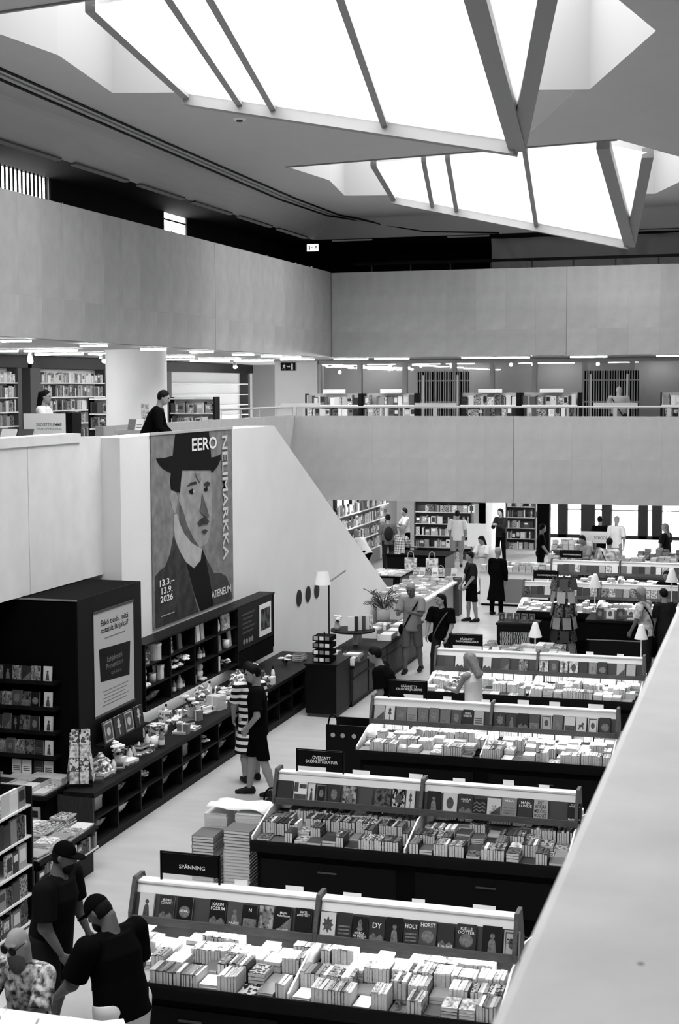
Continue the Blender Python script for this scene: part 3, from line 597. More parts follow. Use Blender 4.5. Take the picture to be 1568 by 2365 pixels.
for ti, (c, lab, lit, sp, tn, sg) in enumerate(TABS):
    table(c, lab, lit)
    if ti == 2:
        rr = random.Random(5); sp = ([], [])
        for bay in (0, 1):
            x = 0.02
            while x < 1.5:
                mi = rr.choice((2, 3, 4, 4, 5, 6)) if bay == 0 else rr.choice((6, 1, 5, 3, 6, 2, 0)); art = rr.choice(ARTK)
                lines = ()
                if bay == 0 and 1.10 < x < 1.25: mi, art, lines = 0, '', (L_('NORA\nROBERTS', .7, .3, .85),)
                if bay == 1 and .95 < x < 1.1: mi, art = 6, 'horse'
                sp[bay].append((x, rr.uniform(.125, .14), rr.uniform(.2, .215), mi, art, lines)); x += .15
    face_row(c, sp, tn, 40+ti)
    s = thing('table_sign', 'black sign with white lettering %s on the %s' % (sg.replace('\n', ' '), tn), 'sign', (-4.64, c+.02, 1.37))
    bx('board', BLACK, s, -.26, -.008, .06, .26, .008, .235)
    for x in (-.262, .262): bx('post', BLACK, s, x-.008, -.008, 0, x+.008, .008, .25)
    bx('top_bar', BLACK, s, -.27, -.008, .24, .27, .008, .25)
    two = '\n' in sg; text(sg, s, (.02, -.0095, .145 if two else .135), None if not two else .36, .042 if not two else .085, LETT, '-y', 'lettering', 0.012)
    if ti > 3: s.children[-1].matrix_local = s.children[-1].matrix_local @ Matrix.Diagonal((.75, 1, 1, 1))
    # loose cards and sheets on the rack top
    if ti < 4:
        for k in range(5):
            x = XL+.9+k*.5+random.uniform(-.1, .1)
            tag(MB().box(0, 0, 0, random.uniform(.1, .2), .002, random.uniform(.03, .06)).build('price_card', PAPER, None, (x, c+.05, 1.372)), 'white card standing on top of the %s, %s from its left end' % (tn, ordw(k)), 'card', 'cards on the rack tops')
    # tray books
    light = 'l' if lit else 'd'  # paler covers under lit racks, darker under unlit: lamplight put into colour
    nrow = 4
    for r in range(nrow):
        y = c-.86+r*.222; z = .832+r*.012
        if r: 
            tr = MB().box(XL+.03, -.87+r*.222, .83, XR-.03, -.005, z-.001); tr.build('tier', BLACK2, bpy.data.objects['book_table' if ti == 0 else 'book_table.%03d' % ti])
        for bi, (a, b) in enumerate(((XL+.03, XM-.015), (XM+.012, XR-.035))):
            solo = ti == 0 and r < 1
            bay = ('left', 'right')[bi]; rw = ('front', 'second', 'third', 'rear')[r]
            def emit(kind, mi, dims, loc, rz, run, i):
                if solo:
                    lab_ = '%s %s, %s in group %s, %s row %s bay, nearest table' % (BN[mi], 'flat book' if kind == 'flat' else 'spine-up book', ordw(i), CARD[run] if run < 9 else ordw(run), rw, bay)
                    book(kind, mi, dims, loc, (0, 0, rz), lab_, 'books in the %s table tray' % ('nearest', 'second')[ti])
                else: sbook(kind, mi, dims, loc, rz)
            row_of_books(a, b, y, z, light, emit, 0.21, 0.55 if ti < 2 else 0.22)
        if ti < 4 and r < 2:   # far side rows, a step to the side would show them
            for a, b in ((XL+.03, XM-.015), (XM+.012, XR-.035)): row_of_books(a, b, c+.64-r*.222, .832, light, lambda kind, mi, dims, loc, rz, run, i: sbook(kind, mi, dims, loc, rz))
# ================================================================== LEFT SIDE OF THE HALL
def shelf_books(p0, p1, facing, z, light='m', hmax=.25, fo=.35, wide=(.02, .045), gap=.06):
    """standing books along p0-p1 (xy), fronts towards 'facing' (xy unit); joined mass"""
    a = Vector((p0[0], p0[1], 0)); b = Vector((p1[0], p1[1], 0)); d = (b-a); Ln = d.length; d.normalize()
    f = Vector((facing[0], facing[1], 0)); rz = math.atan2(d.y, d.x); flip = d.cross(-f).z < 0
    x = 0.0
    while x < Ln-.05:
        if random.random() < gap: x += random.uniform(.05, .2); continue
        face = random.random() < fo; wd = random.uniform(.12, .17) if face else random.uniform(*wide); h = hmax*random.uniform(.72, 1)
        dp = .03 if face else .15; p = a+d*x
        if flip: p = p-Vector((f.x, f.y, 0))*0
        q = p-f*dp if not flip else p
        # local x along d, local y away from the viewer
        M = Matrix(((d.x, -f.x, 0, p.x), (d.y, -f.y, 0, p.y), (0, 0, 1, z), (0, 0, 0, 1))); mi = pick(light)
        STUFF.obox(M, 0, 0, 0, wd, dp, h, mi)
        if face and random.random() < .5: STUFF.obox(M, wd*.15, -.002, h*random.uniform(.2, .6), wd*.85, 0, h*.85, random.choice((0, 1, 6, 7, 10)))
        x += wd+.002
# ---- tall black case with poster
cs = thing('display_case', 'tall black display case with a gift card poster beside the wall', 'case', (-8.08, 16.05, 0))
bx('body', BLACK2, cs, -1.6, .02, 0, -.02, 1.88, 2.93); bx('top', BLACK2, cs, -1.6, .01, 2.93, -.01, 1.88, 2.95)
bx('side_panel', BLACK, cs, -.02, .01, 0, 0, 1.88, 2.95); bx('top_edge', GREY, cs, -1.6, 0, 2.935, 0, .012, 2.955)
for i, z in enumerate((1.95, 1.63, 1.33, 1.03)):
    bx('ledge', BWOOD, cs, -1.5, -.14, z-.03, -.24, .02, z); bx('ledge_lip', BWOOD, cs, -1.5, -.145, z-.03, -.24, -.135, z+.02)
    x = -9.55; k = 0
    while x < -8.62:
        wd = random.uniform(.10, .13); mi = random.choice((0, 1, 8, 9, 2, 8)); 
        faceout(x, 15.95, z, wd, random.uniform(.17, .2), mi, '%s small book, %s along ledge %s of the black case' % (BN[mi], ordw(k), CARD[i]), 'books on the black case ledges', random.choice(ARTK), None, (), 0.1); x += wd+.008; k += 1
    faceout(-8.50, 15.95, z, .11, .19, 6, 'pale book alone at the end of ledge %s of the black case' % CARD[i], 'books on the black case ledges', 'figure', None, (), 0.1)
# poster (flat print on the case side)
po = thing('gift_card_poster', 'pale poster about gift cards on the side of the black case', 'poster', (-8.078, 16.49, 1.41))
bx('sheet', mat('poster_sheet', .48, .6), po, 0, 0, 0, .006, 1.17, 1.32)
bx('clip_rail', DGREY, po, 0, -.01, 1.30, .012, 1.18, 1.33); bx('clip_rail', DGREY, po, 0, -.01, -.02, .012, 1.18, .01)
text('Etkö tiedä, mitä\nostaisit lahjaksi?', po, (.0075, .60, 1.10), .82, .19, BLACK, '+x', 'headline', .015); bx('subline', GREY, po, .006, .3, .945, .007, .9, .962)
flat([(.16, .42), (1.02, .36), (1.06, .80), (.13, .84)], po, BLACK, 'card_print', 0, .006, .002)
text('Lahjakortti\nPresentkort', po, (.0095, .58, .63), .5, .16, GREY, '+x', 'card_lettering'); text('Gift Card', po, (.0095, .62, .48), .3, .04, GREY, '+x', 'card_lettering')
for q, z in enumerate((.28, .235, .19, .145, .1)): bx('small_print', GREY, po, .006, .22+.03*(q % 2), z-.006, .007, .98-.05*(q % 3), z+.006)
# four books under the poster
lg = bx('ledge', BWOOD, cs, 0, .44, 1.04, .12, 1.80, 1.065)
for i in range(4):
    o = book('face', (2, 1, 2, 0)[i], (.27, .02, .27), (-8.02+.05, 16.56+i*.305, 1.066), (-.15, 0, R(90)), 'dark square book with pale %s under the poster, %s from the front' % (('floral print', 'leaf')[i % 2], ordw(i)), 'books under the gift card poster')
    link('cover_art', art_mesh(('frame', 'tree')[i % 2], LGREY), o)
# ---- white book table before the case
t = thing('book_table', 'low table of pale piled books in front of the black case', 'table', (-8.15, 15.3, 0)); bx('top', BWOOD, t, -1.5, 0, .67, 0, .74, .72); bx('base', BLACK2, t, -1.5, .08, 0, -.03, .74, .67); bx('shelf', BWOOD, t, -1.5, -.01, .3, 0, .08, .33)
k = 0
for ix in range(9):
    for iy in range(3):
        n = random.choice((1, 2, 2, 3)); z = .72; mi = random.choice((7, 7, 7, 10, 6, 7))
        x = -9.55+ix*.152; y = 15.33+iy*.225
        for q in range(n): sbook('flat', mi if random.random() < .9 else 1, (.145, .215, .03), (x, y, z), random.uniform(-.03, .03)); z += .031
shelf_books((-9.5, 15.31), (-8.2, 15.31), (0, -1), .335, 'l', .27, .6)
for i, x in enumerate((-9.3, -8.98, -8.84, -8.68, -8.54)): faceout(x, 16.0, .78, .12, .17, (3, 6, 7, 1, 6)[i], '%s book propped on the pale piles before the black case, %s from the left' % (BN[(3, 6, 7, 1, 6)[i]], ordw(i)), 'propped books before the black case', 'bands', None, (), .05)
# ---- long dark counter with cubbies
ct = thing('long_counter', 'long dark wooden counter with open cubbies along the left wall', 'counter', (-7.69, 15.61, 0)); CL = 9.6
MB().prism([(-.385, -.02), (.02, -.02), (.02, CL), (-.875, CL), (-.875, 2.33), (-.385, 2.33)], 2, .665, .72).build('top', BWOOD, ct); bx('end_panel', EWOOD, ct, -.46, -.02, 0, 0, .02, .665); bx('plinth', BLACK, ct, -.37, .02, 0, -.015, CL, .08); bx('back_panel', BLACK2, ct, -.385, .02, .08, -.37, CL, .665); bx('bottom_board', BWOOD, ct, -.37, .02, .08, -.0, CL, .105)
ndiv = 14; dv_ = MB().box(-.37, -.012, .105, 0, .012, .665).mesh('divider', BWOOD)
for i in range(1, ndiv+1): link('divider', dv_, ct, (0, i*CL/ndiv, 0))
sh_ = MB().box(-.37, .012, .37, -.005, CL/ndiv-.012, .39).mesh('cubby_shelf', BWOOD)
for i in range(ndiv): link('cubby_shelf', sh_, ct, (0, i*CL/ndiv, 0))
# ---- wall shelf with cubbies and black info panel
ws = thing('wall_shelf', 'black wall shelf of square cubbies under the painted banner', 'shelf', (-8.57, 18.52, 1.03)); WL = 5.47
bx('back_panel', BLACK2, ws, 0, 0, 0, .012, WL, .93); bx('top_board', BWOOD, ws, 0, -.01, .92, .28, WL+.01, .95); bx('bottom_board', BWOOD, ws, 0, 0, 0, .27, 3.67, .025)
for y in (0, .9, 1.82, 2.77, 3.67, WL-.03): bx('upright', BWOOD, ws, 0, y, 0, .27, y+.025, .92)
for a, b in ((0, .9), (.9, 1.82), (1.82, 2.77), (2.77, 3.67)):
    for z in (.31, .62): bx('cubby_shelf', BWOOD, ws, 0, a+.025, z, .26, b, z+.02)
bx('lamp_strip', emat('wall_shelf_lamp', 9.0), ws, .05, .1, -.012, .09, 3.6, 0.0)
pn = bx('info_panel', BLACK, ws, .24, 3.69, .20, .262, 5.44, .92); bx('lower_board', BLACK2, ws, 0, 3.69, -.10, .26, 5.44, .18)
pic = bx('picture', WHITE, ws, .262, 4.72, .28, .275, 5.30, .82); bx('picture_print', patmat('photo_print', 'print', .01, .12, 8), pic, .275, 4.78, .38, .279, 5.24, .74)
[bx('panel_line', DGREY, ws, .262, 3.9+.02*(q % 2), .76-.075*q, .264, 4.5-.08*(q % 3), .785-.075*q) for q in range(5)]
for i in range(4): MB().cyl((.262, 3.98+i*.13, .32), (.266, 3.98+i*.13, .32), .045, .045, 14).build('round_icon', GREY, ws)
# ---- gift items
PETAL = mat('pale_petals', .8, .8, .1); LEAF = mat('dark_leaves', .05, .7); WRAP = patmat('wrap', 'floral', .15, .8, 22); CER = mat('ceramic', .55, .3, .5); CERW = mat('ceramic_white', .8, .3, .5); CLOTH = patmat('cushion_cloth', 'print', .08, .3, 20)
def bouquet(loc, s, label, vase=True, grp=None, dark=False):
    t = thing('flower_bunch', label, 'flowers', loc, random.uniform(0, 6), grp); rr = random.Random(sum(map(ord, label)))
    if vase: MB().lathe([(0.0, 0), (.05*s, 0), (.06*s, .05*s), (.045*s, .13*s), (.055*s, .15*s)], 12).build('vase', (CER, BLACK)[dark], t, smooth=True)
    z0 = .14*s if vase else .02*s
    for i in range(7):
        a = rr.uniform(0, 6.28); r = rr.uniform(.02, .10)*s; z = z0+rr.uniform(.05, .14)*s; c = (r*math.cos(a), r*math.sin(a), z); m = MB()
        for q in range(5):
            b = 6.28*q/5+a; m.ball((c[0]+.028*s*math.cos(b), c[1]+.028*s*math.sin(b), c[2]), .026*s, .026*s, .014*s, 7, 4)
        m.ball((c[0], c[1], c[2]+.01*s), .018*s, n=6, k=4); bl = m.build('blossom', PETAL, t, smooth=True)
        MB().cyl((0, 0, z0-.05*s), c, .005*s, n=5).build('stem', LEAF, t)
    for i in range(4):
        a = rr.uniform(0, 6.28); lf = MB(); lf.add([(0, 0, z0), (.06*s*math.cos(a)-.02*s*math.sin(a), .06*s*math.sin(a)+.02*s*math.cos(a), z0+.06*s), (.14*s*math.cos(a), .14*s*math.sin(a), z0+.07*s), (.06*s*math.cos(a)+.02*s*math.sin(a), .06*s*math.sin(a)-.02*s*math.cos(a), z0+.06*s)], [(0, 1, 2, 3)]); lf.build('leaf', LEAF, t)
    return t
def giftbox(loc, d, m, label, rz=0.0, grp=None):
    t = thing('gift_box', label, 'box', loc, rz, grp); bx('body', m, t, -d[0]/2, -d[1]/2, 0, d[0]/2, d[1]/2, d[2]*.75); bx('lid', m, t, -d[0]/2-.004, -d[1]/2-.004, d[2]*.75, d[0]/2+.004, d[1]/2+.004, d[2]); bx('ribbon', PAPER if m not in (WHITE, PAPER, CERW) else DGREY, t, -.012, -d[1]/2-.006, 0, .012, d[1]/2+.006, d[2]+.003); return t
def mug(loc, s, m, label, grp=None):
    t = thing('mug', label, 'mug', loc, random.uniform(0, 6), grp); MB().lathe([(0, 0), (.04*s, 0), (.043*s, .1*s), (.038*s, .1*s), (.036*s, .01*s), (0, .01*s)], 16).build('cup', m, t, smooth=True)
    MB().tube([(.04*s, 0, .08*s), (.065*s, 0, .075*s), (.07*s, 0, .05*s), (.06*s, 0, .028*s), (.04*s, 0, .025*s)], .006*s, 6).build('handle', m, t); return t
def bottle(loc, s, m, label, grp=None):
    t = thing('bottle', label, 'bottle', loc, 0, grp); MB().lathe([(0, 0), (.035*s, 0), (.037*s, .12*s), (.015*s, .16*s), (.013*s, .19*s), (0, .19*s)], 14).build('glass', m, t, smooth=True); MB().cyl((0, 0, .19*s), (0, 0, .22*s), .015*s).build('cap', BLACK, t); MB().lathe([(.0375*s, .03*s), (.0375*s, .09*s)], 14).build('paper_label', PAPER, t); return t
def cushion(loc, s, m, label, grp=None, lean=0.9):
    t = thing('cushion', label, 'cushion', loc, random.uniform(-.3, .3), grp); mb = MB(); n = 10
    for j in range(n+1):
        for i in range(n+1):
            u, v = i/n*2-1, j/n*2-1; th = .3*s*(1-u**4)*(1-v**4)*.5; q = Vector((th, u*s*.5, v*s*.5*.8)); mb.v.append(tuple(Matrix.Rotation(lean, 3, 'Y') @ q+Vector((0, 0, .33*s))))
    for j in range(n+1):
        for i in range(n+1):
            u, v = i/n*2-1, j/n*2-1; th = -.3*s*(1-u**4)*(1-v**4)*.5; q = Vector((th, u*s*.5, v*s*.5*.8)); mb.v.append(tuple(Matrix.Rotation(lean, 3, 'Y') @ q+Vector((0, 0, .33*s))))
    for b in (0, (n+1)**2):
        for j in range(n):
            for i in range(n): q = b+j*(n+1)+i; mb.f.append((q, q+1, q+n+2, q+n+1)); mb.m.append(0)
    mb.build('cover', m, t, smooth=True); MB().box(.02, -.02*s, .3*s, .03, .02*s, .4*s).build('care_tag', PAPER, t); return t
def plush(loc, s, m, label, grp=None):
    t = thing('plush_toy', label, 'toy', loc, R(90), grp); MB().ball((0, 0, .07*s), .06*s, .055*s, .07*s).build('torso', m, t, smooth=True); hd = MB().ball((0, -.01*s, .175*s), .052*s).build('head', m, t, smooth=True)
    for a in (-1, 1): MB().ball((a*.04*s, 0, .22*s), .02*s).build('ear', m, t, smooth=True); MB().ball((a*.055*s, -.02*s, .09*s), .022*s, .022*s, .04*s).build('arm', m, t, smooth=True); MB().ball((a*.04*s, -.06*s, .02*s), .025*s, .045*s, .022*s).build('leg', m, t, smooth=True); MB().ball((a*.018*s, -.06*s, .185*s), .006*s).build('eye', BLACK, t)
    return t
# wall shelf contents: (kind, column, row from top, offset)
cy = lambda col, u: 18.52+(.03, .93, 1.85, 2.80)[col]+.87*u
cz = lambda row: 1.03+(.64, .33, .025)[row]
G = 'gift items on the wall shelf'
giftbox((-8.42, cy(0, .2), cz(0)), (.16, .16, .2), WRAP, 'patterned wrapped parcel in the top left cubby of the wall shelf', .5, G)
mb_ = thing('storage_drum', 'pale round drum box in the top left cubby of the wall shelf', 'box', (-8.42, cy(0, .62), cz(0)), 0, G); MB().lathe([(0, 0), (.11, 0), (.11, .2), (0, .2)], 20).build('drum', CER, mb_); MB().lathe([(0, .2), (.115, .2), (.115, .235), (0, .24)], 20).build('lid', CERW, mb_)
book('face', 11, (.15, .03, .22), (-8.36, cy(1, .08), cz(0)), (-.1, 0, R(90)), 'black and white patterned book in the second top cubby of the wall shelf', G); book('face', 3, (.13, .03, .22), (-8.38, cy(1, .55), cz(0)), (-.1, 0, R(90)), 'ash grey book in the second top cubby of the wall shelf', G)
for i, (u, mi) in enumerate(((.05, 9), (.25, 7), (.45, 5))): book('face', mi, (.13, .03, .25), (-8.36, cy(2, u), cz(0)), (-.08, 0, R(90)), '%s book in the third top cubby of the wall shelf' % BN[mi], G)
plate = thing('plate', 'white plate standing in the last top cubby of the wall shelf', 'plate', (-8.40, cy(3, .15), cz(0)+.13), 0, G); MB().lathe([(0, 0), (.09, .005), (.12, .02), (.12, .025), (.09, .012), (0, .008)], 24).build('dish', CERW, plate, smooth=True).rotation_euler = (0, R(75), 0)
book('face', 10, (.34, .03, .24), (-8.36, cy(3, .4), cz(0)), (-.08, 0, R(90)), 'large light patterned board in the last top cubby of the wall shelf', G)
plush((-8.42, cy(0, .12), cz(1)), 1.25, PETAL, 'white plush toy in the left middle cubby of the wall shelf', G); mug((-8.40, cy(0, .5), cz(1)), 1.3, CER, 'grey mug in the left middle cubby', G); giftbox((-8.42, cy(0, .8), cz(1)), (.12, .12, .2), CERW, 'white tin in the left middle cubby of the wall shelf', 0, G)
bouquet((-8.40, cy(1, .3), cz(1)), 1.15, 'bunch of white flowers in the second middle cubby', False, G); bouquet((-8.40, cy(1, .68), cz(1)), 1.25, 'fuller bunch of white flowers in the second middle cubby, farther one', False, G)
bottle((-8.4, cy(2, .12), cz(1)), .8, DGREY, 'short dark bottle in the third middle cubby of the wall shelf', G); bottle((-8.4, cy(2, .45), cz(1)), 1.1, GREY, 'tall grey bottle in the third middle cubby', G); bottle((-8.4, cy(2, .62), cz(1)), .9, DGREY, 'dark bottle beside the tall grey bottle on the wall shelf', G)
book('face', 4, (.10, .03, .24), (-8.37, cy(3, .25), cz(1)), (-.08, 0, R(90)), 'narrow grey book in the last middle cubby', G); mug((-8.38, cy(3, .6), cz(1)), 1.4, CERW, 'white mug in the last middle cubby of the wall shelf', G); book('face', 5, (.12, .03, .25), (-8.37, cy(3, .75), cz(1)), (-.08, 0, R(90)), 'silver book in the last middle cubby', G)
cushion((-8.45, cy(0, .5), cz(2)), .3, CLOTH, 'dark patterned cushion in the bottom left cubby of the wall shelf', G); 
for i, u in enumerate((.15, .35, .6, .75)): bottle((-8.4, cy(1, u), cz(2)), (.8, 1, 1.2, .8)[i], (DGREY, GREY, CER, DGREY)[i], '%s bottle of four in the second bottom cubby of the wall shelf' % ordw(i), G)
plush((-8.40, cy(2, .4), cz(2)), 1.2, CER, 'pale plush toy in the third bottom cubby of the wall shelf', G); giftbox((-8.4, cy(2, .12), cz(2)), (.1, .12, .12), GREY, 'small grey box in the third bottom cubby', 0, G)
giftbox((-8.4, cy(3, .12), cz(2)), (.12, .13, .24), CERW, 'tall white box in the last bottom cubby', 0, G); bouquet((-8.38, cy(3, .55), cz(2)), .8, 'little flower bunch in the last bottom cubby', False, G)
# counter top goods
G = 'gift goods on the long counter'
rr = random.Random(3)
for i, (y, x, kd) in enumerate(((16.35, -7.95, 'wrapbag'), (16.75, -7.9, 'flow'), (17.15, -8.1, 'boxes'), (17.5, -7.95, 'books'), (18.0, -8.3, 'flow'), (18.5, -8.15, 'box'), (18.9, -8.0, 'flow'), (19.2, -8.3, 'box'), (19.6, -8.05, 'flow'), (20.0, -8.2, 'books'), (20.3, -7.95, 'box'), (20.6, -8.3, 'wrapbag'), (20.9, -8.05, 'flow'), (21.2, -8.3, 'box'), (21.5, -8.0, 'books'), (21.9, -8.2, 'wrapbag'), (22.3, -8.0, 'box'), (22.9, -8.3, 'flow'), (24.0, -8.1, 'flow'), (24.4, -8.0, 'books'))):
    w_ = '%s along the long counter from its near end' % ordw(i)
    if kd == 'flow': bouquet((x, y, .72), rr.uniform(1.0, 1.4), 'bunch of white flowers, '+w_, rr.random() < .6, G)
    elif kd == 'box': giftbox((x, y, .72), (rr.uniform(.14, .24), rr.uniform(.14, .24), rr.uniform(.1, .22)), rr.choice((CERW, WRAP, CER, GREY, DGREY)), 'gift box with ribbon, '+w_, rr.uniform(-.4, .4), G)
    elif kd == 'boxes':
        for q in range(5): giftbox((x+.05, y-.12+q*.055, .72), (.2, .045, .15), (DGREY, BLACK, GREY, BLACK, DGREY)[q], '%s slim dark box in the row %s' % (ordw(q), w_), 0, G)
    elif kd == 'books':
        z = .72
        for q in range(4): th = .03; book('flat', rr.choice((1, 2, 9, 8, 3)), (.17, .23, th), (x-.08, y-.1, z), (0, 0, rr.uniform(-.3, .3)), '%s book from the bottom in pile %s on the long counter' % (ordw(q), ordw(i)), G); z += th+.001
    else:
        t = thing('cellophane_bag', 'crinkled wrapped gift bag, '+w_, 'bag', (x, y, .72), rr.uniform(0, 3), G); mb = MB(); n, k = 16, 10
        for j in range(k+1):
            v = j/k; rad = (.11*(1-v**3)+.03)*(1.0 if v < .75 else .6)
            for q in range(n): a = 6.283*q/n; rq = rad*(1+.18*math.sin(q*5+j*2.3)); mb.v.append((rq*math.cos(a), rq*.8*math.sin(a), v*.30))
        for j in range(k):
            for q in range(n): mb.f.append((j*n+q, j*n+(q+1) % n, (j+1)*n+(q+1) % n, (j+1)*n+q)); mb.m.append(0)
        mb.build('wrap', WRAP, t); MB().lathe([(.06, .22), (.065, .235), (.06, .25)], 12).build('tie', GREY, t)
for i in range(58):
    y = 16.2+i*.118+rr.uniform(-.05, .05); x = rr.uniform(-7.98, -7.8) if y < 18.1 else rr.uniform(-8.4, -7.8); kd = rr.choice(('box', 'mug', 'bottle', 'note', 'note', 'box')); w_ = '%s small thing along the long counter' % ordw(i)
    if 21.9 < y < 22.0: continue
    if kd == 'box': giftbox((x, y, .72), (rr.uniform(.09, .18), rr.uniform(.09, .18), rr.uniform(.05, .15)), rr.choice((CERW, WRAP, CER, CERW, CERW, GREY)), 'little gift box, '+w_, rr.uniform(-.5, .5), G)
    elif kd == 'mug': mug((x, y, .72), 1.35, rr.choice((CERW, CER, WRAP)), 'mug, '+w_, G)
    elif kd == 'bottle': bottle((x, y, .72), rr.uniform(.8, 1.2), rr.choice((CERW, CER, GREY)), 'bottle, '+w_, G)
    else:
        t = thing('notebook_pile', 'pile of thin notebooks, '+w_, 'notebooks', (x, y, .72), rr.uniform(-.5, .5), G)
        for q in range(rr.randint(2, 5)): bx('notebook', rr.choice((CERW, WRAP, PAPER, CER, DGREY)), t, -.10, -.12, q*.018, .10, .12, q*.018+.016)
# goods in counter cubbies
G = 'goods in the counter cubbies'
for i in range(9):
    y = 15.61+(i+.5)*CL/ndiv
    for row, z in ((0, .39), (1, .105)):
        r_ = rr.random(); w_ = 'in the %s cubby, column %s of the long counter' % (('upper', 'lower')[row], CARD[i] if i < 9 else ordw(i))
        if row == 1: cushion((-7.88, y-.05, z), .34, (CLOTH, CER, WRAP)[i % 3], 'soft folded cushion '+w_, G)
        elif i in (2, 5): bouquet((-7.85, y, z), 1.1, 'white flower bunch '+w_, False, G)
        elif i in (0, 4): giftbox((-7.9, y+.1, z), (.12, .2, .16), CER, 'pale box '+w_, 0, G)
        else: cushion((-7.9, y, z), .28, CLOTH, 'small dark cushion '+w_, G)
# postcard spinner
t = thing('postcard_stand', 'revolving stand of postcards at the near end of the long counter', 'stand', (-8.02, 15.95, .72), .35)
bx('base', BLACK, t, -.16, -.16, 0, .16, .16, .02); MB().cyl((0, 0, 0), (0, 0, .66), .015).build('pole', BLACK, t)
cdm = [MB().box(-.055, -.004, 0, .055, 0, .15).mesh('postcard', m) for m in (patmat('postcard_a', 'print', .3, .85, 25), patmat('postcard_b', 'floral', .1, .8, 30))]
for a in range(4):
    for r in range(4):
        for s in (-.5, .5):
            ang = a*math.pi/2; rad = .16-.02*r; p = Matrix.Rotation(ang, 3, 'Z') @ Vector((s*.12, -rad, 0)); o = link('postcard', cdm[(a+r) % 2], t, (p.x, p.y, .04+r*.155), (-.12, 0, ang))
# ---- banner (flat print): generic portrait of a man in a hat, lettering
bn = thing('exhibition_banner', 'tall exhibition banner with a man in a black hat on the left wall', 'banner', (0, 0, 0)); bn.location = (-8.57, 19.4, 2.04)
def bp(pts): return [(y-19.4, z-2.04) for y, z in pts]
BT = [mat('banner_%d' % i, g, .7, .1, noise=nz, nscale=5) for i, (g, nz) in enumerate(((.20, .35), (.004, 0), (.012, .3), (.30, .25), (.10, .4), (.22, .3), (.42, .15), (.04, .5), (.05, .3)))]
bx('cloth', BT[0], bn, .012, 0, 0, .02, 3.27, 2.82); bx('hanging_rod', LGREY, bn, .005, -.02, 2.80, .03, 3.29, 2.84)
z_ = .020
for nm, m, pts in (('print_face', 3, [(20.526, 4.28), (21.693, 4.217), (21.815, 4.157), (21.869, 3.866), (21.797, 3.567), (21.688, 3.349), (21.621, 3.189), (21.516, 3.079), (21.194, 3.044), (20.885, 3.143), (20.587, 3.318), (20.407, 3.493), (20.4, 3.823), (20.441, 3.949), (20.484, 4.132)]),
        ('print_cheek', 4, [(20.4, 3.823), (20.561, 3.667), (20.704, 3.438), (20.965, 3.208), (21.194, 3.044), (20.885, 3.143), (20.587, 3.318), (20.407, 3.493)]), ('print_cheek', 5, [(21.693, 4.217), (21.815, 4.157), (21.869, 3.866), (21.797, 3.567), (21.688, 3.349), (21.761, 3.722), (21.747, 3.965)]),
        ('print_ear', 3, [(20.079, 4.002), (20.277, 3.975), (20.347, 3.884), (20.305, 3.745), (20.248, 3.65), (20.159, 3.714), (20.057, 3.877)]), ('print_neck', 6, [(20.193, 3.64), (20.302, 3.645), (20.407, 3.493), (20.587, 3.318), (20.885, 3.143), (21.194, 3.044), (21.293, 3.012), (21.228, 2.84), (20.95, 2.746), (20.648, 2.876), (20.429, 3.046), (20.235, 3.266), (20.186, 3.442)]),
        ('print_hair', 1, [(20.106, 4.268), (20.526, 4.28), (20.484, 4.132), (20.441, 3.949), (20.277, 3.975), (20.098, 4.022), (20.059, 4.144)]), ('print_hat', 1, [(20.289, 4.855), (21.632, 4.855), (21.728, 4.418), (21.927, 4.424), (22.13, 4.453), (22.144, 4.369), (22.006, 4.268), (21.774, 4.175), (21.693, 4.217), (20.544, 4.279), (20.106, 4.268), (19.809, 4.34), (19.622, 4.446), (19.563, 4.504), (19.866, 4.497), (20.179, 4.518), (20.228, 4.685)]),
        ('print_coat', 7, [(20.164, 3.33), (20.321, 3.129), (20.648, 2.869), (20.791, 2.596), (21.011, 2.212), (21.124, 2.047), (20.508, 2.048), (19.469, 2.046), (19.462, 2.805), (19.636, 2.867), (19.847, 2.912), (20.03, 3.075)]), ('print_coat', 8, [(21.429, 2.877), (21.587, 2.738), (21.788, 2.57), (22.082, 2.542), (22.338, 2.448), (22.508, 2.269), (22.612, 2.046), (21.773, 2.059), (21.581, 2.527)]),
        ('print_vest', 1, [(20.648, 2.876), (20.95, 2.746), (21.228, 2.84), (21.293, 3.019), (21.429, 2.877), (21.581, 2.527), (21.773, 2.059), (21.202, 2.043), (20.938, 2.385)]),
        ('print_brow', 7, [(20.686, 4.026), (20.839, 4.074), (21.07, 4.082), (21.108, 4.043), (20.876, 4.036)]), ('print_brow', 7, [(21.384, 4.025), (21.546, 4.053), (21.647, 4.024), (21.625, 3.98), (21.423, 3.993)]), ('print_eye', 1, [(20.778, 3.955), (20.912, 3.982), (21.046, 3.937), (20.929, 3.893), (20.815, 3.916)]), ('print_eye', 1, [(21.381, 3.944), (21.523, 3.979), (21.624, 3.95), (21.541, 3.903), (21.42, 3.904)]),
        ('print_eye_white', 6, [(20.93, 3.97), (21.04, 3.937), (20.95, 3.905)]), ('print_eye_white', 6, [(21.53, 3.968), (21.62, 3.95), (21.55, 3.912)]),
        ('print_nose', 4, [(21.319, 3.874), (21.415, 3.747), (21.571, 3.54), (21.609, 3.477), (21.369, 3.527), (21.193, 3.616), (21.254, 3.685)]), ('print_moustache', 7, [(21.089, 3.433), (21.248, 3.493), (21.448, 3.506), (21.587, 3.418), (21.525, 3.379), (21.325, 3.397), (21.205, 3.378)]), ('print_mouth', 7, [(21.262, 3.291), (21.402, 3.315), (21.522, 3.281), (21.44, 3.236), (21.34, 3.253)]),
        ('print_forehead_mark', 5, [(21.02, 4.22), (21.2, 4.2), (21.3, 4.1), (21.22, 4.06), (21.12, 4.12)])):
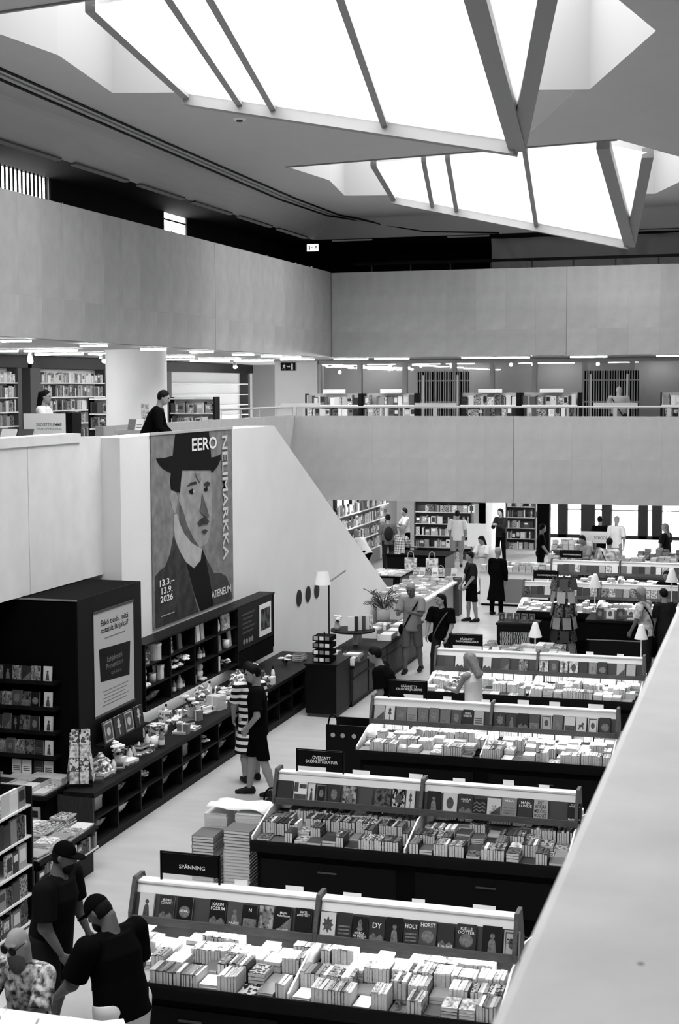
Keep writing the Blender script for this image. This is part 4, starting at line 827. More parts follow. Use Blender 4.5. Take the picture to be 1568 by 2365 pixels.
    flat(bp(pts), bn, BT[m], nm, 0, z_, .0006); z_ += .0007
z_ += .001
text('EERO', bn, (z_, 2.03, 2.61), 1.05, .20, PAPER, '+x', 'lettering', .02); text('NELIMARKKA', bn, (z_, 2.90, 1.70), 2.02, .24, mat('banner_letter', .62, .7), 'down+x', 'lettering', .02)
text('13.3.–\n13.9.\n2026', bn, (z_, .48, .52), .54, .34, PAPER, '+x', 'lettering', .02); text('ATENEUM', bn, (z_, 2.68, .195), .86, .12, PAPER, '+x', 'lettering', .01); bx('small_line', LGREY, bn, z_-.001, .25, .145, z_, .74, .158)
# three round black openings on the smooth wall
for i in range(3):
    t = thing('round_vent', 'black round opening in the smooth wall, %s of the three' % ('left', 'middle', 'right')[i], 'vent', (-8.565, 26.2+i*.56, 1.56), 0, 'round black openings in the wall'); MB().cyl((0, 0, 0), (.012, 0, 0), .145, .145, 24).build('disc', BLACK, t); MB().cyl((0, 0, 0), (.008, 0, 0), .16, .16, 24).build('rim', DGREY, t)
# ---- floor lamp with arm before the wall
t = thing('floor_lamp', 'slim black floor lamp with pale shade standing before the smooth wall', 'lamp', (-7.67, 25.2, 0)); MB().lathe([(0, 0), (.14, 0), (.14, .02), (0, .03)], 18).build('base', BLACK, t); MB().cyl((0, 0, .02), (0, 0, 2.02), .014).build('pole', BLACK, t); MB().tube([(0, -.1, 2.02), (0, 1.05, 2.10)], .02, 6).build('arm', GREY, t); MB().lathe([(.15, 1.98), (.10, 2.22), (.097, 2.22), (.147, 1.98)], 20, 0, (-.1, -.05, 0)).build('shade', WHITE, t)
# ---- stand with tiers at the aisle corner
t = thing('tier_stand', 'black square stand with tiered holders beside the long counter', 'stand', (-7.22, 23.65, 0)); bx('body', BLACK, t, -.27, -.42, .06, .27, .42, .88); bx('plinth', DGREY, t, -.25, -.4, 0, .25, .4, .06); bx('top', BWOOD, t, -.29, -.44, .88, .29, .44, .91)
for r in range(4): 
    tr = bx('tier', BLACK2, t, -.16, -.36, .92+r*.12, .16, -.04, 1.0+r*.12); 
    for s in (-1, 0, 1): bx('card', (PAPER, GREY, LGREY)[(r+s) % 3], tr, s*.1-.035, -.372, .94+r*.12, s*.1+.035, -.36, 1.0+r*.12)
MB().cyl((0, -.2, .9), (0, -.2, 1.42), .012).build('pole', BLACK, t)
# ---- second counter along the aisle
t = thing('goods_counter', 'dark low counter with pale goods standing along the aisle', 'counter', (-6.88, 24.1, 0)); bx('top', BWOOD, t, -.85, 0, .68, 0, 5.2, .72); bx('body', mat('aisle_counter_wood', .03, .5, .15, noise=.3, nscale=8), t, -.83, .02, .10, -.03, 5.18, .68); bx('plinth', BLACK, t, -.8, .05, 0, -.06, 5.15, .10); bx('front_trim', BLACK, t, -.03, .02, .48, -.02, 5.18, .52)
for y in (1.0, 2.3, 3.6): bx('joint_strip', BLACK, t, -.035, y, .1, -.018, y+.03, .68)
ACR = glassmat('acrylic', .8)
G = 'boxes on the aisle counter'
for i, (x, y, a, b, h, m) in enumerate(((-7.05, 24.35, .3, .36, .13, WRAP), (-7.45, 24.35, .3, .36, .12, WRAP), (-7.1, 24.8, .3, .34, .12, CERW), (-7.5, 24.85, .3, .34, .14, CER), (-7.05, 27.0, .28, .5, .12, CERW), (-7.05, 27.6, .3, .5, .1, CERW), (-7.1, 28.2, .3, .5, .12, CERW), (-7.4, 27.2, .3, .5, .2, CERW), (-7.4, 27.9, .3, .5, .16, WRAP), (-7.1, 28.8, .3, .5, .1, CER))):
    t = thing('acrylic_tray', 'clear edged tray of small goods on the aisle counter, %s from its near end' % ordw(i), 'tray', (x, y, .72), 0, G); bx('contents', m, t, -a/2+.02, -b/2+.02, .004, a/2-.02, b/2-.02, h*.8); 
    for q, bb in enumerate(((-a/2, -b/2, 0, a/2, -b/2+.008, h), (-a/2, b/2-.008, 0, a/2, b/2, h), (-a/2, -b/2, 0, -a/2+.008, b/2, h), (a/2-.008, -b/2, 0, a/2, b/2, h))): bx('side', ACR if q else WHITE, t, *bb)
t = thing('round_table', 'round dark table top on a pale post with tall books', 'table', (-7.52, 26.25, 0)); MB().lathe([(0, .97), (.42, .97), (.42, 1.0), (0, 1.0)], 32).build('top', BWOOD, t); MB().cyl((.05, 0, .72), (.05, 0, .97), .05).build('post', LGREY, t)
for i in range(6):
    mi = (7, 1, 6, 2, 6, 10)[i]; book('face', mi, (.12, .04, .26), (-7.56+i*.055, 26.05+i*.06, 1.001), (0, 0, R(20)), '%s book standing on the round table, %s from the left' % (BN[mi], ordw(i)), 'books on the round table')
bouquet((-7.8, 26.15, 1.001), 1.0, 'white flowers in a jar on the round table', True)
t = thing('dried_wreath', 'bushy dark dried plant standing behind the round table', 'plant', (-7.55, 28.6, .72)); rr2 = random.Random(9); MB().lathe([(0, 0), (.12, 0), (.14, .3), (.11, .32), (0, .32)], 16).build('pot', LGREY, t, smooth=True)
for i in range(70):
    a, e = rr2.uniform(0, 6.28), rr2.uniform(.1, 1.5); r1 = rr2.uniform(.2, .42); p1 = Vector((r1*math.cos(a)*math.cos(e*.6), r1*math.sin(a)*math.cos(e*.6), .35+r1*math.sin(e))); q = p1*1.0+Vector((rr2.uniform(-.08, .08), rr2.uniform(-.08, .08), rr2.uniform(-.1, .06)))
    MB().tube([(0, 0, .3), tuple(p1*.6+Vector((0, 0, .2))), tuple(p1), tuple(q)], .008, 4).build('twig', (LEAF, GREY, DGREY)[i % 3], t)
# ---- near left bookcase, magazine table, bottom stand
t = thing('bookcase', 'black bookcase of face-out books at the left edge', 'bookcase', (-7.6, 11.3, 0)); bx('back_panel', BLACK2, t, -.02, 0, 0, 0, 2.0, 1.72); bx('end_panel', BLACK, t, 0, 1.97, 0, .36, 2.0, 1.45); bx('end_panel', BLACK, t, 0, 0, 0, .36, .03, 1.72)
for z in (.05, .34, .64, .95, 1.27): bx('shelf', WHITE, t, 0, .03, z-.02, .36, 1.97, z)
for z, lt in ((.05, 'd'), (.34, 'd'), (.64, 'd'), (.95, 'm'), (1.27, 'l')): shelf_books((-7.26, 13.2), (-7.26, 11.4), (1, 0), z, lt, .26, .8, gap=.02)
t = thing('magazine_table', 'low table piled with magazines beside the near bookcase', 'table', (-7.75, 13.6, 0)); bx('top', BWOOD, t, -.3, 0, .5, .42, 1.4, .54); bx('body', BLACK, t, -.28, .02, 0, .36, 1.38, .5); bx('shelf', WHITE, t, -.3, 0, .28, .42, 1.4, .3)
for ix in range(3):
    for iy in range(5):
        z = .54; mi = random.choice((6, 9, 10, 5, 4))
        for q in range(random.randint(1, 9)): sbook('flat', mi if random.random() < .7 else pick('l'), (.20, .25, .014), (-8.03+ix*.235, 13.62+iy*.272, z), random.uniform(-.12, .12)); z += .015
shelf_books((-7.33, 14.95), (-7.33, 13.65), (1, 0), .305, 'm', .18, .1); shelf_books((-8.05, 13.58), (-7.35, 13.58), (0, -1), .305, 'm', .18, .2)
t = thing('display_stand', 'white topped display stand at the bottom edge with loose sheets', 'stand', (-4.6, 8.45, 0)); bx('top', WHITE, t, -1.8, -.25, 1.25, .5, .23, 1.29); bx('ridge', LGREY, t, -1.8, .15, 1.29, -.35, .23, 1.32); bx('body', BLACK2, t, -1.75, -.2, 0, .45, .2, 1.25)
for i, (x, y, a) in enumerate(((-4.75, 8.52, .3), (-4.35, 8.5, -.4), (-4.12, 8.55, .6), (-5.0, 8.5, .1))): tag(MB().box(-.12, -.09, 0, .12, .09, .003).build('paper_sheet', PAPER, None, (x, y-.04, 1.323+.006*i)), 'loose white sheet on the bottom stand, %s from the left' % ordw((1, 2, 3, 0)[i]), 'paper', 'sheets on the bottom stand').rotation_euler = (.05, .02, a)
# ---- pile of books on the floor left of the second table
G = 'piles of books left of the second table'
bd = thing('pallet', 'low pallet carrying tall book piles beside the second table', 'pallet', (-5.55, 14.95, 0)); bx('deck', BLACK2, bd, -.42, -.62, 0, .32, .62, .1)
for i, (x, y, n, wd, ln, mi) in enumerate(((-5.93, 14.38, 18, .25, .32, 6), (-5.55, 14.33, 21, .30, .30, 5), (-5.93, 14.75, 22, .26, .32, 6), (-5.55, 14.70, 23, .30, .34, 7), (-5.9, 15.15, 20, .28, .34, 5), (-5.52, 15.15, 21, .28, .34, 6))):
    z = .1
    for q in range(n):
        th = .034
        if i > 1 and q < n-1: sbook('flat', mi, (wd, ln, th), (x+random.uniform(-.004, .004), y, z), random.uniform(-.02, .02)); z += th+.0005; continue
        m_ = mi if q < n-6 or i > 1 else (3, 1, 4, 2, 1, 3)[q-n+6]
        book('flat', m_, (wd, ln, th), (x+random.uniform(-.004, .004), y, z), (0, 0, random.uniform(-.02, .02)), '%s book, %s from the floor in pile %s beside the second table' % (BN[m_], ordw(q), CARD[i]), G); z += th+.0005
sheet = MB()
for j in range(7):
    for i in range(9): sheet.v.append((-5.9+i*.085, 14.72+j*.07, .94+.012*math.sin(i*1.3+j)+.015*math.sin(j*.9)-(.03 if i == 8 else 0)))
for j in range(6):
    for i in range(8): q = j*9+i; sheet.f.append((q, q+1, q+10, q+9)); sheet.m.append(0)
so = tag(sheet.build('wrapping_sheet', PAPER, smooth=True), 'white paper sheet draped over the book piles by the second table', 'paper'); so.modifiers.new('thickness', 'SOLIDIFY').thickness = .003
t = thing('shopping_basket', 'dark shopping basket with upright hoop handle beside the second table', 'basket', (-5.33, 15.68, 0)); bx('body', BLACK2, t, -.2, -.14, 0, .16, .14, .8); MB().tube([(-.1+.1*math.cos(a*math.pi/8), -.1, .8+.16*math.sin(a*math.pi/8)) for a in range(9)], .012, 6).build('handle', BLACK, t)
t = thing('book_cart', 'black cart with oval slots and a hoop handle beside the third table', 'cart', (-5.5, 19.05, 0)); bx('side_panel', BLACK, t, -.32, -.1, .1, .3, -.07, .92); bx('side_panel', BLACK, t, -.32, .4, .1, .3, .43, .92); bx('deck', BLACK, t, -.32, -.1, .1, .3, .43, .14); MB().tube([(-.22+.07*math.cos(a*math.pi/8), -.085, .9+.16*math.sin(a*math.pi/8)) for a in range(9)], .014, 6).build('handle', BLACK, t)
for x in (-.22, -.08, .08): MB().cyl((x, -.103, .78), (x, -.1, .78), .032, .032, 12).build('slot', LGREY, t)
for a, b in ((-.28, -.05), (.26, -.05), (-.28, .38), (.26, .38)): MB().cyl((a, b-.02, .05), (a, b+.02, .05), .05, .05, 12).build('wheel', BLACK, t)
z = .14
for q in range(8): book('flat', (6, 5, 7, 3, 6, 2, 5, 6)[q], (.2, .27, .035), (-5.72, 19.05, z), (0, 0, random.uniform(-.1, .1)), '%s book from the bottom in the black cart' % ordw(q), 'books in the black cart'); z += .036
# ================================================================== MIDDLE AND BACK OF THE HALL
t = thing('pile_table', 'low table heaped with flat books in front of the black cash desk', 'table', (-4.5, 27.1, 0)); bx('top', WHITE, t, -.72, -.6, .5, .72, .6, .55)
for a in (-.66, .6):
    for b in (-.54, .48): bx('leg', LGREY, t, a, b, 0, a+.06, b+.06, .5)
for ix in range(9):
    for iy in range(5):
        z = .55; mi = pick('m')
        for q in range(random.randint(1, 4)): sbook('flat', mi if random.random() < .6 else pick('m'), (.145, .21, .03), (-5.2+ix*.158, 26.53+iy*.232, z), random.uniform(-.1, .1)); z += .031
t = thing('bench', 'dark bench with a zebra striped cushion front by the cash desk', 'bench', (-4.85, 29.3, 0)); bx('body', BLACK, t, -.45, -.3, 0, .35, .3, .75); bx('zebra_panel', patmat('zebra', 'zebra', .01, .35, 9), t, -.38, -.315, .15, .22, -.3, .62); bx('top', BWOOD, t, -.47, -.32, .75, .37, .32, .79)
for i in range(5): 
    mi = (1, 2, 1, 8, 1)[i]; faceout(-5.28+i*.15, 29.1, .79, .13, .2, mi, '%s book on the zebra bench, %s from the left' % (BN[mi], ordw(i)), 'books on the zebra bench', 'frame', None, (), .2)
t = thing('magazine_spinner', 'tall revolving rack crowded with magazines near the cash desk', 'rack', (-4.0, 29.3, 0)); MB().lathe([(0, 0), (.3, 0), (.3, .04), (0, .06)], 20).build('base', BLACK, t); MB().cyl((0, 0, .05), (0, 0, 1.75), .03).build('pole', DGREY, t)
mgm = [MB().box(-.085, -.006, 0, .085, 0, .23).mesh('magazine', BM[i]) for i in (9, 1, 4, 8, 5, 2)]
for r in range(6):
    for a in range(7):
        an = a*6.283/7+r*.2; link('magazine', mgm[(a*2+r) % 6], t, (.26*math.sin(an), -.26*math.cos(an), .18+r*.26), (-.18, 0, an))
t = thing('cash_desk', 'black cash desk in the middle of the hall', 'desk', (-2.9, 29.2, 0)); bx('body', BLACK2, t, -.55, -.6, 0, .6, .6, .95); bx('top', BLACK, t, -.58, -.63, .95, .63, .63, 1.0); bx('front_board', BLACK, t, -.5, -.62, .1, .55, -.6, .6); bx('foot_rail', GREY, t, -.55, -.64, .60, .6, -.62, .62)
for i in range(5): 
    mi = (1, 6, 1, 6, 1)[i]; faceout(-3.3+i*.2, 28.75, 1.001, .15, .2, mi, '%s book on the cash desk, %s from the left' % (BN[mi], ordw(i)), 'books on the cash desk', 'oval', None, (), .25)
for i, (x, y, z0, h) in enumerate(((-3.42, 29.6, 1.0, .52), (-1.95, 30.2, 0.0, 1.6), (-4.15, 26.6, .55, .42), (-2.3, 27.3, .0, .9))):
    t = thing('cone_lamp', 'white cone shaded lamp on a thin pole, %s' % ('left of the cash desk', 'at the far edge of the fifth table', 'on the low pile table', 'near the fourth rack')[i], 'lamp', (x, y, z0), 0, 'white cone lamps'); MB().lathe([(0, 0), (.07, 0), (.07, .012), (0, .02)], 14).build('foot', WHITE, t); MB().cyl((0, 0, .01), (0, 0, h), .012).build('pole', WHITE, t); MB().lathe([(.125, h-.02), (.05, h+.22), (.03, h+.25), (0, h+.25)], 20).build('shade', WHITE, t, smooth=True)
# white island and far tables
t = thing('white_counter', 'plain white counter of books right of the walking couple', 'counter', (-6.2, 37.0, 0)); bx('body', WHITE, t, -.9, -.5, .06, .95, .5, .84); bx('plinth', BLACK, t, -.88, -.48, 0, .93, .48, .06); bx('top', LGREY, t, -.92, -.52, .84, .97, .52, .88); bx('panel', GREY, t, -.3, -.51, .1, .4, -.5, .7)
for ix in range(11):
    for iy in range(4):
        z = .88; mi = pick('m')
        for q in range(random.randint(2, 6)): sbook('flat', mi, (.15, .22, .03), (-7.1+ix*.165, 36.5+iy*.24, z), random.uniform(-.05, .05)); z += .031
for k, (x0, x1, y0, y1, z0) in enumerate(((-5.8, -1.2, 38.8, 39.8, .75), (-6.2, -4.9, 42.6, 43.6, .8), (-3.6, -1.2, 41.0, 41.8, .8))):
    t = thing('book_table', 'far book table heaped with piles, %s' % ('behind the farthest rack', 'near the far windows', 'at the right below the back balcony')[k], 'table', ((x0+x1)/2, y0, 0)); a = (x1-x0)/2; bx('top', GWOOD, t, -a, 0, z0-.05, a, y1-y0, z0); bx('body', DGREY, t, -a+.05, .05, 0, a-.05, y1-y0-.05, z0-.05)
    x = x0
    while x < x1-.16:
        for iy in range(int((y1-y0)/.24)):
            z = z0; mi = pick('m')
            for q in range(random.randint(1, 9)): sbook('flat', mi if random.random() < .8 else pick('m'), (.15, .22, .032), (x, y0+.01+iy*.24, z), random.uniform(-.08, .08)); z += .033
        x += .17
t = thing('school_sign', 'white board lettered SCHOOL among the far tables', 'sign', (-5.0, 43.0, .8)); bx('board', CER, t, -.4, -.01, .18, .42, .01, .52); bx('foot', DGREY, t, -.05, -.06, 0, .05, .06, .18); text('SCHOOL', t, (.18, -.012, .34), .38, .1, DGREY, '-y', 'lettering', .01)
# counter of books beside the stair end, dark ended
t = thing('book_counter', 'pale book counter with a dark end beyond the aisle counter', 'counter', (-7.9, 33.3, 0)); bx('top', WHITE, t, -.6, -1.9, .80, .6, 1.7, .84); bx('body', LGREY, t, -.55, -1.85, 0, .5, 1.6, .80); bx('end_panel', DGREY, t, .5, 1.35, 0, .64, 1.72, .9); bx('end_panel', BLACK, t, -.6, 1.6, 0, .6, 1.72, .9)
for ix in range(6):
    for iy in range(13):
        z = .84; mi = pick('l')
        for q in range(random.randint(1, 4)): sbook('flat', mi, (.15, .22, .03), (-8.45+ix*.175, 31.45+iy*.25, z), random.uniform(-.08, .08)); z += .031
for i in range(7): 
    mi = (10, 6, 9, 7, 10, 3, 6)[i]; faceout(-8.5+i*.16, 35.0, .88, .15, .24, mi, '%s book propped on the pale book counter, %s from the left' % (BN[mi], ordw(i)), 'propped books on the pale counter', 'bands', None, (), .3)
t = thing('black_counter', 'black counter hung with tote bags under the back balcony', 'counter', (-9.4, 40.0, 0)); bx('body', BLACK, t, -.9, -.6, 0, .75, .6, .86); bx('top', BLACK2, t, -.93, -.63, .86, .78, .63, .9)
for i, x in enumerate((-9.6, -9.0, -8.75)):
    t = thing('tote_bag', 'printed cloth tote bag hung on the black counter, %s of three' % ('left', 'middle', 'right')[i], 'bag', (x, 39.33, (.45, .45, .08)[i]), 0, 'tote bags'); bx('cloth', patmat('tote_print', 'print', .25, .85, 14), t, -.17, -.03, 0, .17, .03, .38); MB().tube([(-.09, -.01, .37), (-.07, -.01, .52), (0, -.01, .57), (.07, -.01, .52), (.09, -.01, .37)], .01, 5).build('handle', LGREY, t)
def bookcase(x0, x1, y, z1, label, nsh=6, light='m', m=DGREY, hdr=None, z0=0.0, hb=.26):
    t = thing('bookcase', label, 'bookcase', ((x0+x1)/2, y, z0)); a = (x1-x0)/2; bx('back_panel', m, t, -a, .28, 0, a, .3, z1)
    for s in (-1, 1): bx('side', m, t, s*a-.02, 0, 0, s*a+.02, .3, z1)
    for k in range(nsh+1): bx('shelf', LGREY if m is not BLACK else GREY, t, -a+.02, 0, k*(z1-.03)/nsh, a-.02, .28, k*(z1-.03)/nsh+.025)
    for k in range(nsh): shelf_books((x0+.03, y+.04), (x1-.03, y+.04), (0, -1), z0+k*(z1-.03)/nsh+.026, light, min(hb, (z1/nsh)*.86), .3)
    return t
bookcase(-11.1, -9.25, 46.0, 2.3, 'wide bookcase against the far wall behind the white shirted man', 6)
bookcase(-8.75, -7.75, 49.5, 2.2, 'narrow bookcase near the dark far windows', 6)
t = thing('dark_pillar', 'black pillar beside the far windows', 'pillar', (-7.3, 48.5, 0)); bx('shaft', BLACK2, t, -.2, -.2, 0, .2, .2, 2.5); bx('foot', BLACK, t, -.24, -.24, 0, .24, .24, .1)
t = thing('pendant_lamp', 'black bowl shaped hanging lamp under the back balcony', 'lamp', (-8.85, 45.0, 1.95)); MB().lathe([(.33, 0), (.25, .22), (.08, .36), (0, .38)], 24).build('shade', BLACK, t, smooth=True); MB().cyl((0, 0, .37), (0, 0, .56), .012).build('cord', BLACK, t)
t = thing('white_easel', 'white board on an easel in front of the far woman in black', 'board', (-8.6, 43.8, 0)); bx('board', WHITE, t, -.32, -.01, .7, .28, .01, 1.4)
for x in (-.25, .2): MB().cyl((x, .02, 0), (x*.6, .02, 1.4), .015).build('leg', DGREY, t)
# slanted magazine wall under the balcony at the left
t = thing('magazine_wall', 'wall rack of face-out magazines under the left end of the back balcony', 'rack', (-12.15, 39.8, 0)); bx('back_panel', LGREY, t, -.03, 0, 0, 0, 5.8, 2.4)
for k in range(4): bx('shelf', WHITE, t, 0, 0, .55+k*.42, .3, 5.8, .58+k*.42); shelf_books((-11.88, 45.5), (-11.88, 39.9), (1, 0), .58+k*.42, 'm', .32, .95, gap=.0)
for y in (.6, 2.2, 3.6): bx('poster_panel', BLACK2, t, .0, y, 1.95, .03, y+1.0, 2.4); bx('poster', WHITE, t, .03, y+.25, 2.0, .035, y+.75, 2.36)
t = thing('low_rack', 'dark low rack with propped books beside the slanted wall end', 'rack', (-9.6, 37.2, 0)); bx('body', BLACK, t, -.5, -.7, 0, .4, .7, .62); bx('top', BLACK2, t, -.52, -.72, .62, .42, .72, .66)
for ix in range(5):
    for iy in range(5): sbook('flat', pick('l'), (.16, .22, .04), (-10.08+ix*.18, 36.55+iy*.26, .66), random.uniform(-.1, .1))
for i in range(3): 
    mi = (3, 7, 2)[i]; faceout(-10.05+i*.2, 36.3, .3+i*.02, .3, .3, mi, '%s large book propped at the dark low rack, %s from the left' % (BN[mi], ordw(i)), 'books propped at the low rack', None, None, (), .3)
# ================================================================== GALLERY FURNITURE
rr = random.Random(21)
for i, (y0, y1) in enumerate(((30.6, 33.2), (34.4, 38.2), (38.9, 41.6), (43.0, 50.0))):
    t = thing('wall_bookcase', 'dark wall bookcase of the left gallery, %s from the near end' % ordw(i), 'bookcase', (-18.55, y0, 3.85), 0, 'wall bookcases of the left gallery'); Ln = y1-y0
    bx('back_panel', WHITE if i != 3 else WHITE, t, 0, 0, 0, .02, Ln, 2.2); bx('header', BLACK, t, 0, -.5, 2.2, .35, Ln+.5, 2.5); bx('side', DGREY, t, 0, -.55, 0, .33, 0, 2.2); bx('side', DGREY, t, 0, Ln, 0, .33, Ln+.2, 2.2)
    for z in (.3, .75, 1.1, 1.46, 1.83): bx('shelf', WHITE, t, .02, 0, z-.03, .33, Ln, z)
    if i != 3:
        for z in (.3, .75, 1.1, 1.46): shelf_books((-18.24, y1-.1), (-18.24, y0+.1), (1, 0), 3.85+z, 'm', .31, .3)
        shelf_books((-18.24, y1-.1), (-18.24, y0+.1), (1, 0), 3.85+1.83, 'l', .27, .3)
for i, (x0, x1, y0, lab) in enumerate(((-16.4, -14.95, 33.4, 'low double shelf of books beside the gallery column'), (-14.75, -13.5, 34.6, 'low book shelf right of the leaning man on the gallery'))):
    t = thing('low_bookcase', lab, 'bookcase', (x0, y0, 3.85)); L2 = x1-x0; bx('side', BLACK, t, L2-.04, 0, 0, L2, .35, 1.45); bx('side', BLACK, t, 0, 0, 0, .03, .35, 1.45); bx('back_panel', WHITE, t, 0, .3, 0, L2, .32, 1.45)
    for z in (.3, .68, 1.05, 1.42): bx('shelf', WHITE, t, .03, 0, z-.03, L2-.04, .32, z)
    for z in (.68, 1.05): shelf_books((x0+.05, y0+.03), (x1-.05, y0+.03), (0, -1), 3.85+z, 'm', .3, .5)
k = 0
for x0, x1 in ((-13.5, -11.75), (-11.7, -10.05), (-8.8, -7.05), (-7.0, -5.3), (-3.1, -1.4)):
    t = thing('gallery_shelf', 'low white book shelf behind the back balcony, %s from the left' % ordw(k), 'shelf', (x0, 42.0, 3.85), 0, 'low shelves along the back gallery'); L2 = x1-x0; bx('back_panel', LGREY, t, 0, .3, 0, L2, .32, 1.5); bx('side', BLACK, t, L2-.1, 0, 0, L2, .32, 1.5); bx('side', BLACK, t, 0, 0, 0, .02, .32, 1.5)
    for z in (.45, .82, 1.16): bx('shelf', WHITE, t, .02, -.03, z-.03, L2-.1, .3, z)
    shelf_books((x0+.04, 42.03), (x1-.12, 42.03), (0, -1), 3.85+1.16, 'm', .30, .45, gap=.03); shelf_books((x0+.04, 42.03), (x1-.12, 42.03), (0, -1), 3.85+.82, 'm', .29, .4, gap=.03)
    bx('header_board', WHITE, t, L2*.3, .1, 1.5, L2*.7, .13, 1.62); k += 1
for i, (x, y) in enumerate(((-13.2, 40.6), (-9.2, 40.6), (-4.2, 40.6))):
    t = thing('ledge_sign', 'long pale sign strip on the back balcony ledge, %s' % ('left', 'middle', 'right')[i], 'sign', (x, y, 4.98), 0, 'sign strips on the back balcony'); bx('board', CER, t, -.6, 0, -.05, .6, .03, .10); bx('foot', LGREY, t, -.05, .0, -1.13, .05, .05, -.05)
# recommendation board and displays above the left wall
t = thing('recommendation_board', 'white board lettered SUOSITTELEMME beside the woman on the gallery', 'sign', (-11.35, 21.7, 3.85)); bx('board', WHITE, t, -.46, -.02, .75, .30, .0, 1.26); bx('side_panel', BLACK, t, .30, -.02, 0, .42, .3, 1.28); text('SUOSITTELEMME', t, (.0, -.022, 1.08), .46, .05, DGREY, '-y', 'lettering', .01); text('VI REKOMMENDERAR', t, (.0, -.022, 1.01), .46, .04, GREY, '-y', 'lettering')
for x in (-.40, .22): bx('post', LGREY, t, x, -.015, 0, x+.04, .015, .75)
t = thing('gallery_table', 'pale table with open books behind the left wall top', 'table', (-11.3, 20.9, 3.85)); bx('top', LGREY, t, -1.7, -.4, .78, .5, .4, .86); bx('body', LGREY, t, -1.6, -.35, 0, .45, .35, .78)
for i in range(6):
    mi = (0, 4, 6, 1, 6, 2)[i]; faceout(-12.85+i*.3, 20.6, 4.71, .26, .2, mi, '%s open display book on the pale gallery table, %s from the left' % (BN[mi], ordw(i)), 'books on the gallery table', None, None, (), .5)
for i in range(4):
    mi = (3, 7, 10, 5)[i]; faceout(-11.9+i*.16, 25.9, 4.72, .15, .22, mi, '%s book propped before the gallery column, %s from the left' % (BN[mi], ordw(i)), 'propped books before the gallery column', 'bands', None, (), .35)
t = thing('gallery_ledge', 'pale ledge before the column carrying propped books', 'ledge', (-11.6, 25.9, 3.85)); bx('top', LGREY, t, -.5, -.15, .80, .6, .2, .87); bx('body', LGREY, t, -.45, -.1, 0, .55, .18, .80)
t = thing('notice_stand', 'small notice on a thin stand before the white column', 'sign', (-11.75, 26.4, 4.72)); MB().cyl((0, 0, 0), (0, 0, .2), .008).build('pole', DGREY, t); bx('card', patmat('notice_print', 'print', .2, .6, 30), t, -.08, -.005, .2, .08, .005, .5); bx('foot', DGREY, t, -.06, -.04, 0, .06, .04, .01)
so = STUFF.build('book_mass', SM); tag(so, 'countless books on the farther tables, piles and gallery shelves', 'books', None, 'stuff')
# ================================================================== PEOPLE
def surfnet(D, org, h):
    nx, ny, nz = D.shape; S = D < 0
    act = np.zeros((nx-1, ny-1, nz-1), bool); allin = np.ones_like(act)
    cs = [(i, j, k) for i in (0, 1) for j in (0, 1) for k in (0, 1)]
    sl = lambda A, c: A[c[0]:nx-1+c[0], c[1]:ny-1+c[1], c[2]:nz-1+c[2]]
    for c in cs: s = sl(S, c); act |= s; allin &= s
    act &= ~allin
    I = np.argwhere(act)
    if len(I) == 0: return np.zeros((0, 3)), np.zeros((0, 4), int)
    vid = -np.ones(act.shape, int); vid[act] = np.arange(len(I))
    pos = np.zeros((len(I), 3)); cnt = np.zeros(len(I))
    for a in range(3):
        for u in (0, 1):
            for v in (0, 1):
                c0 = [0, 0, 0]; o = [q for q in range(3) if q != a]; c0[o[0]] = u; c0[o[1]] = v; c1 = list(c0); c1[a] = 1
                d0 = D[I[:, 0]+c0[0], I[:, 1]+c0[1], I[:, 2]+c0[2]]; d1 = D[I[:, 0]+c1[0], I[:, 1]+c1[1], I[:, 2]+c1[2]]
                m = (d0 < 0) != (d1 < 0); t = np.where(m, d0/np.where(m, d0-d1, 1), 0)
                p = np.tile(np.array(c0, float), (len(I), 1)); p[:, a] += t
                pos[m] += p[m]; cnt[m] += 1
    V = (I+pos/cnt[:, None])*h+org
    F = []
    for a in range(3):
        o = [q for q in range(3) if q != a]
        sh = [slice(1, -1)]*3; sh[a] = slice(0, -1); s0 = S[tuple(sh)]; sh2 = list(sh); sh2[a] = slice(1, None); s1 = S[tuple(sh2)]
        E = np.argwhere(s0 != s1); inn = s0[tuple(E.T)]
        E = E.copy(); E[:, o[0]] += 1; E[:, o[1]] += 1
        def cell(du, dv):
            q = E.copy(); q[:, o[0]] -= du; q[:, o[1]] -= dv; return vid[q[:, 0], q[:, 1], q[:, 2]]
        q = np.stack([cell(1, 1), cell(0, 1), cell(0, 0), cell(1, 0)], 1)
        flip = inn if a != 1 else ~inn
        q = np.where(flip[:, None], q, q[:, ::-1]); F.append(q)
    F = np.concatenate(F); F = F[(F >= 0).all(1)]
    return V, F
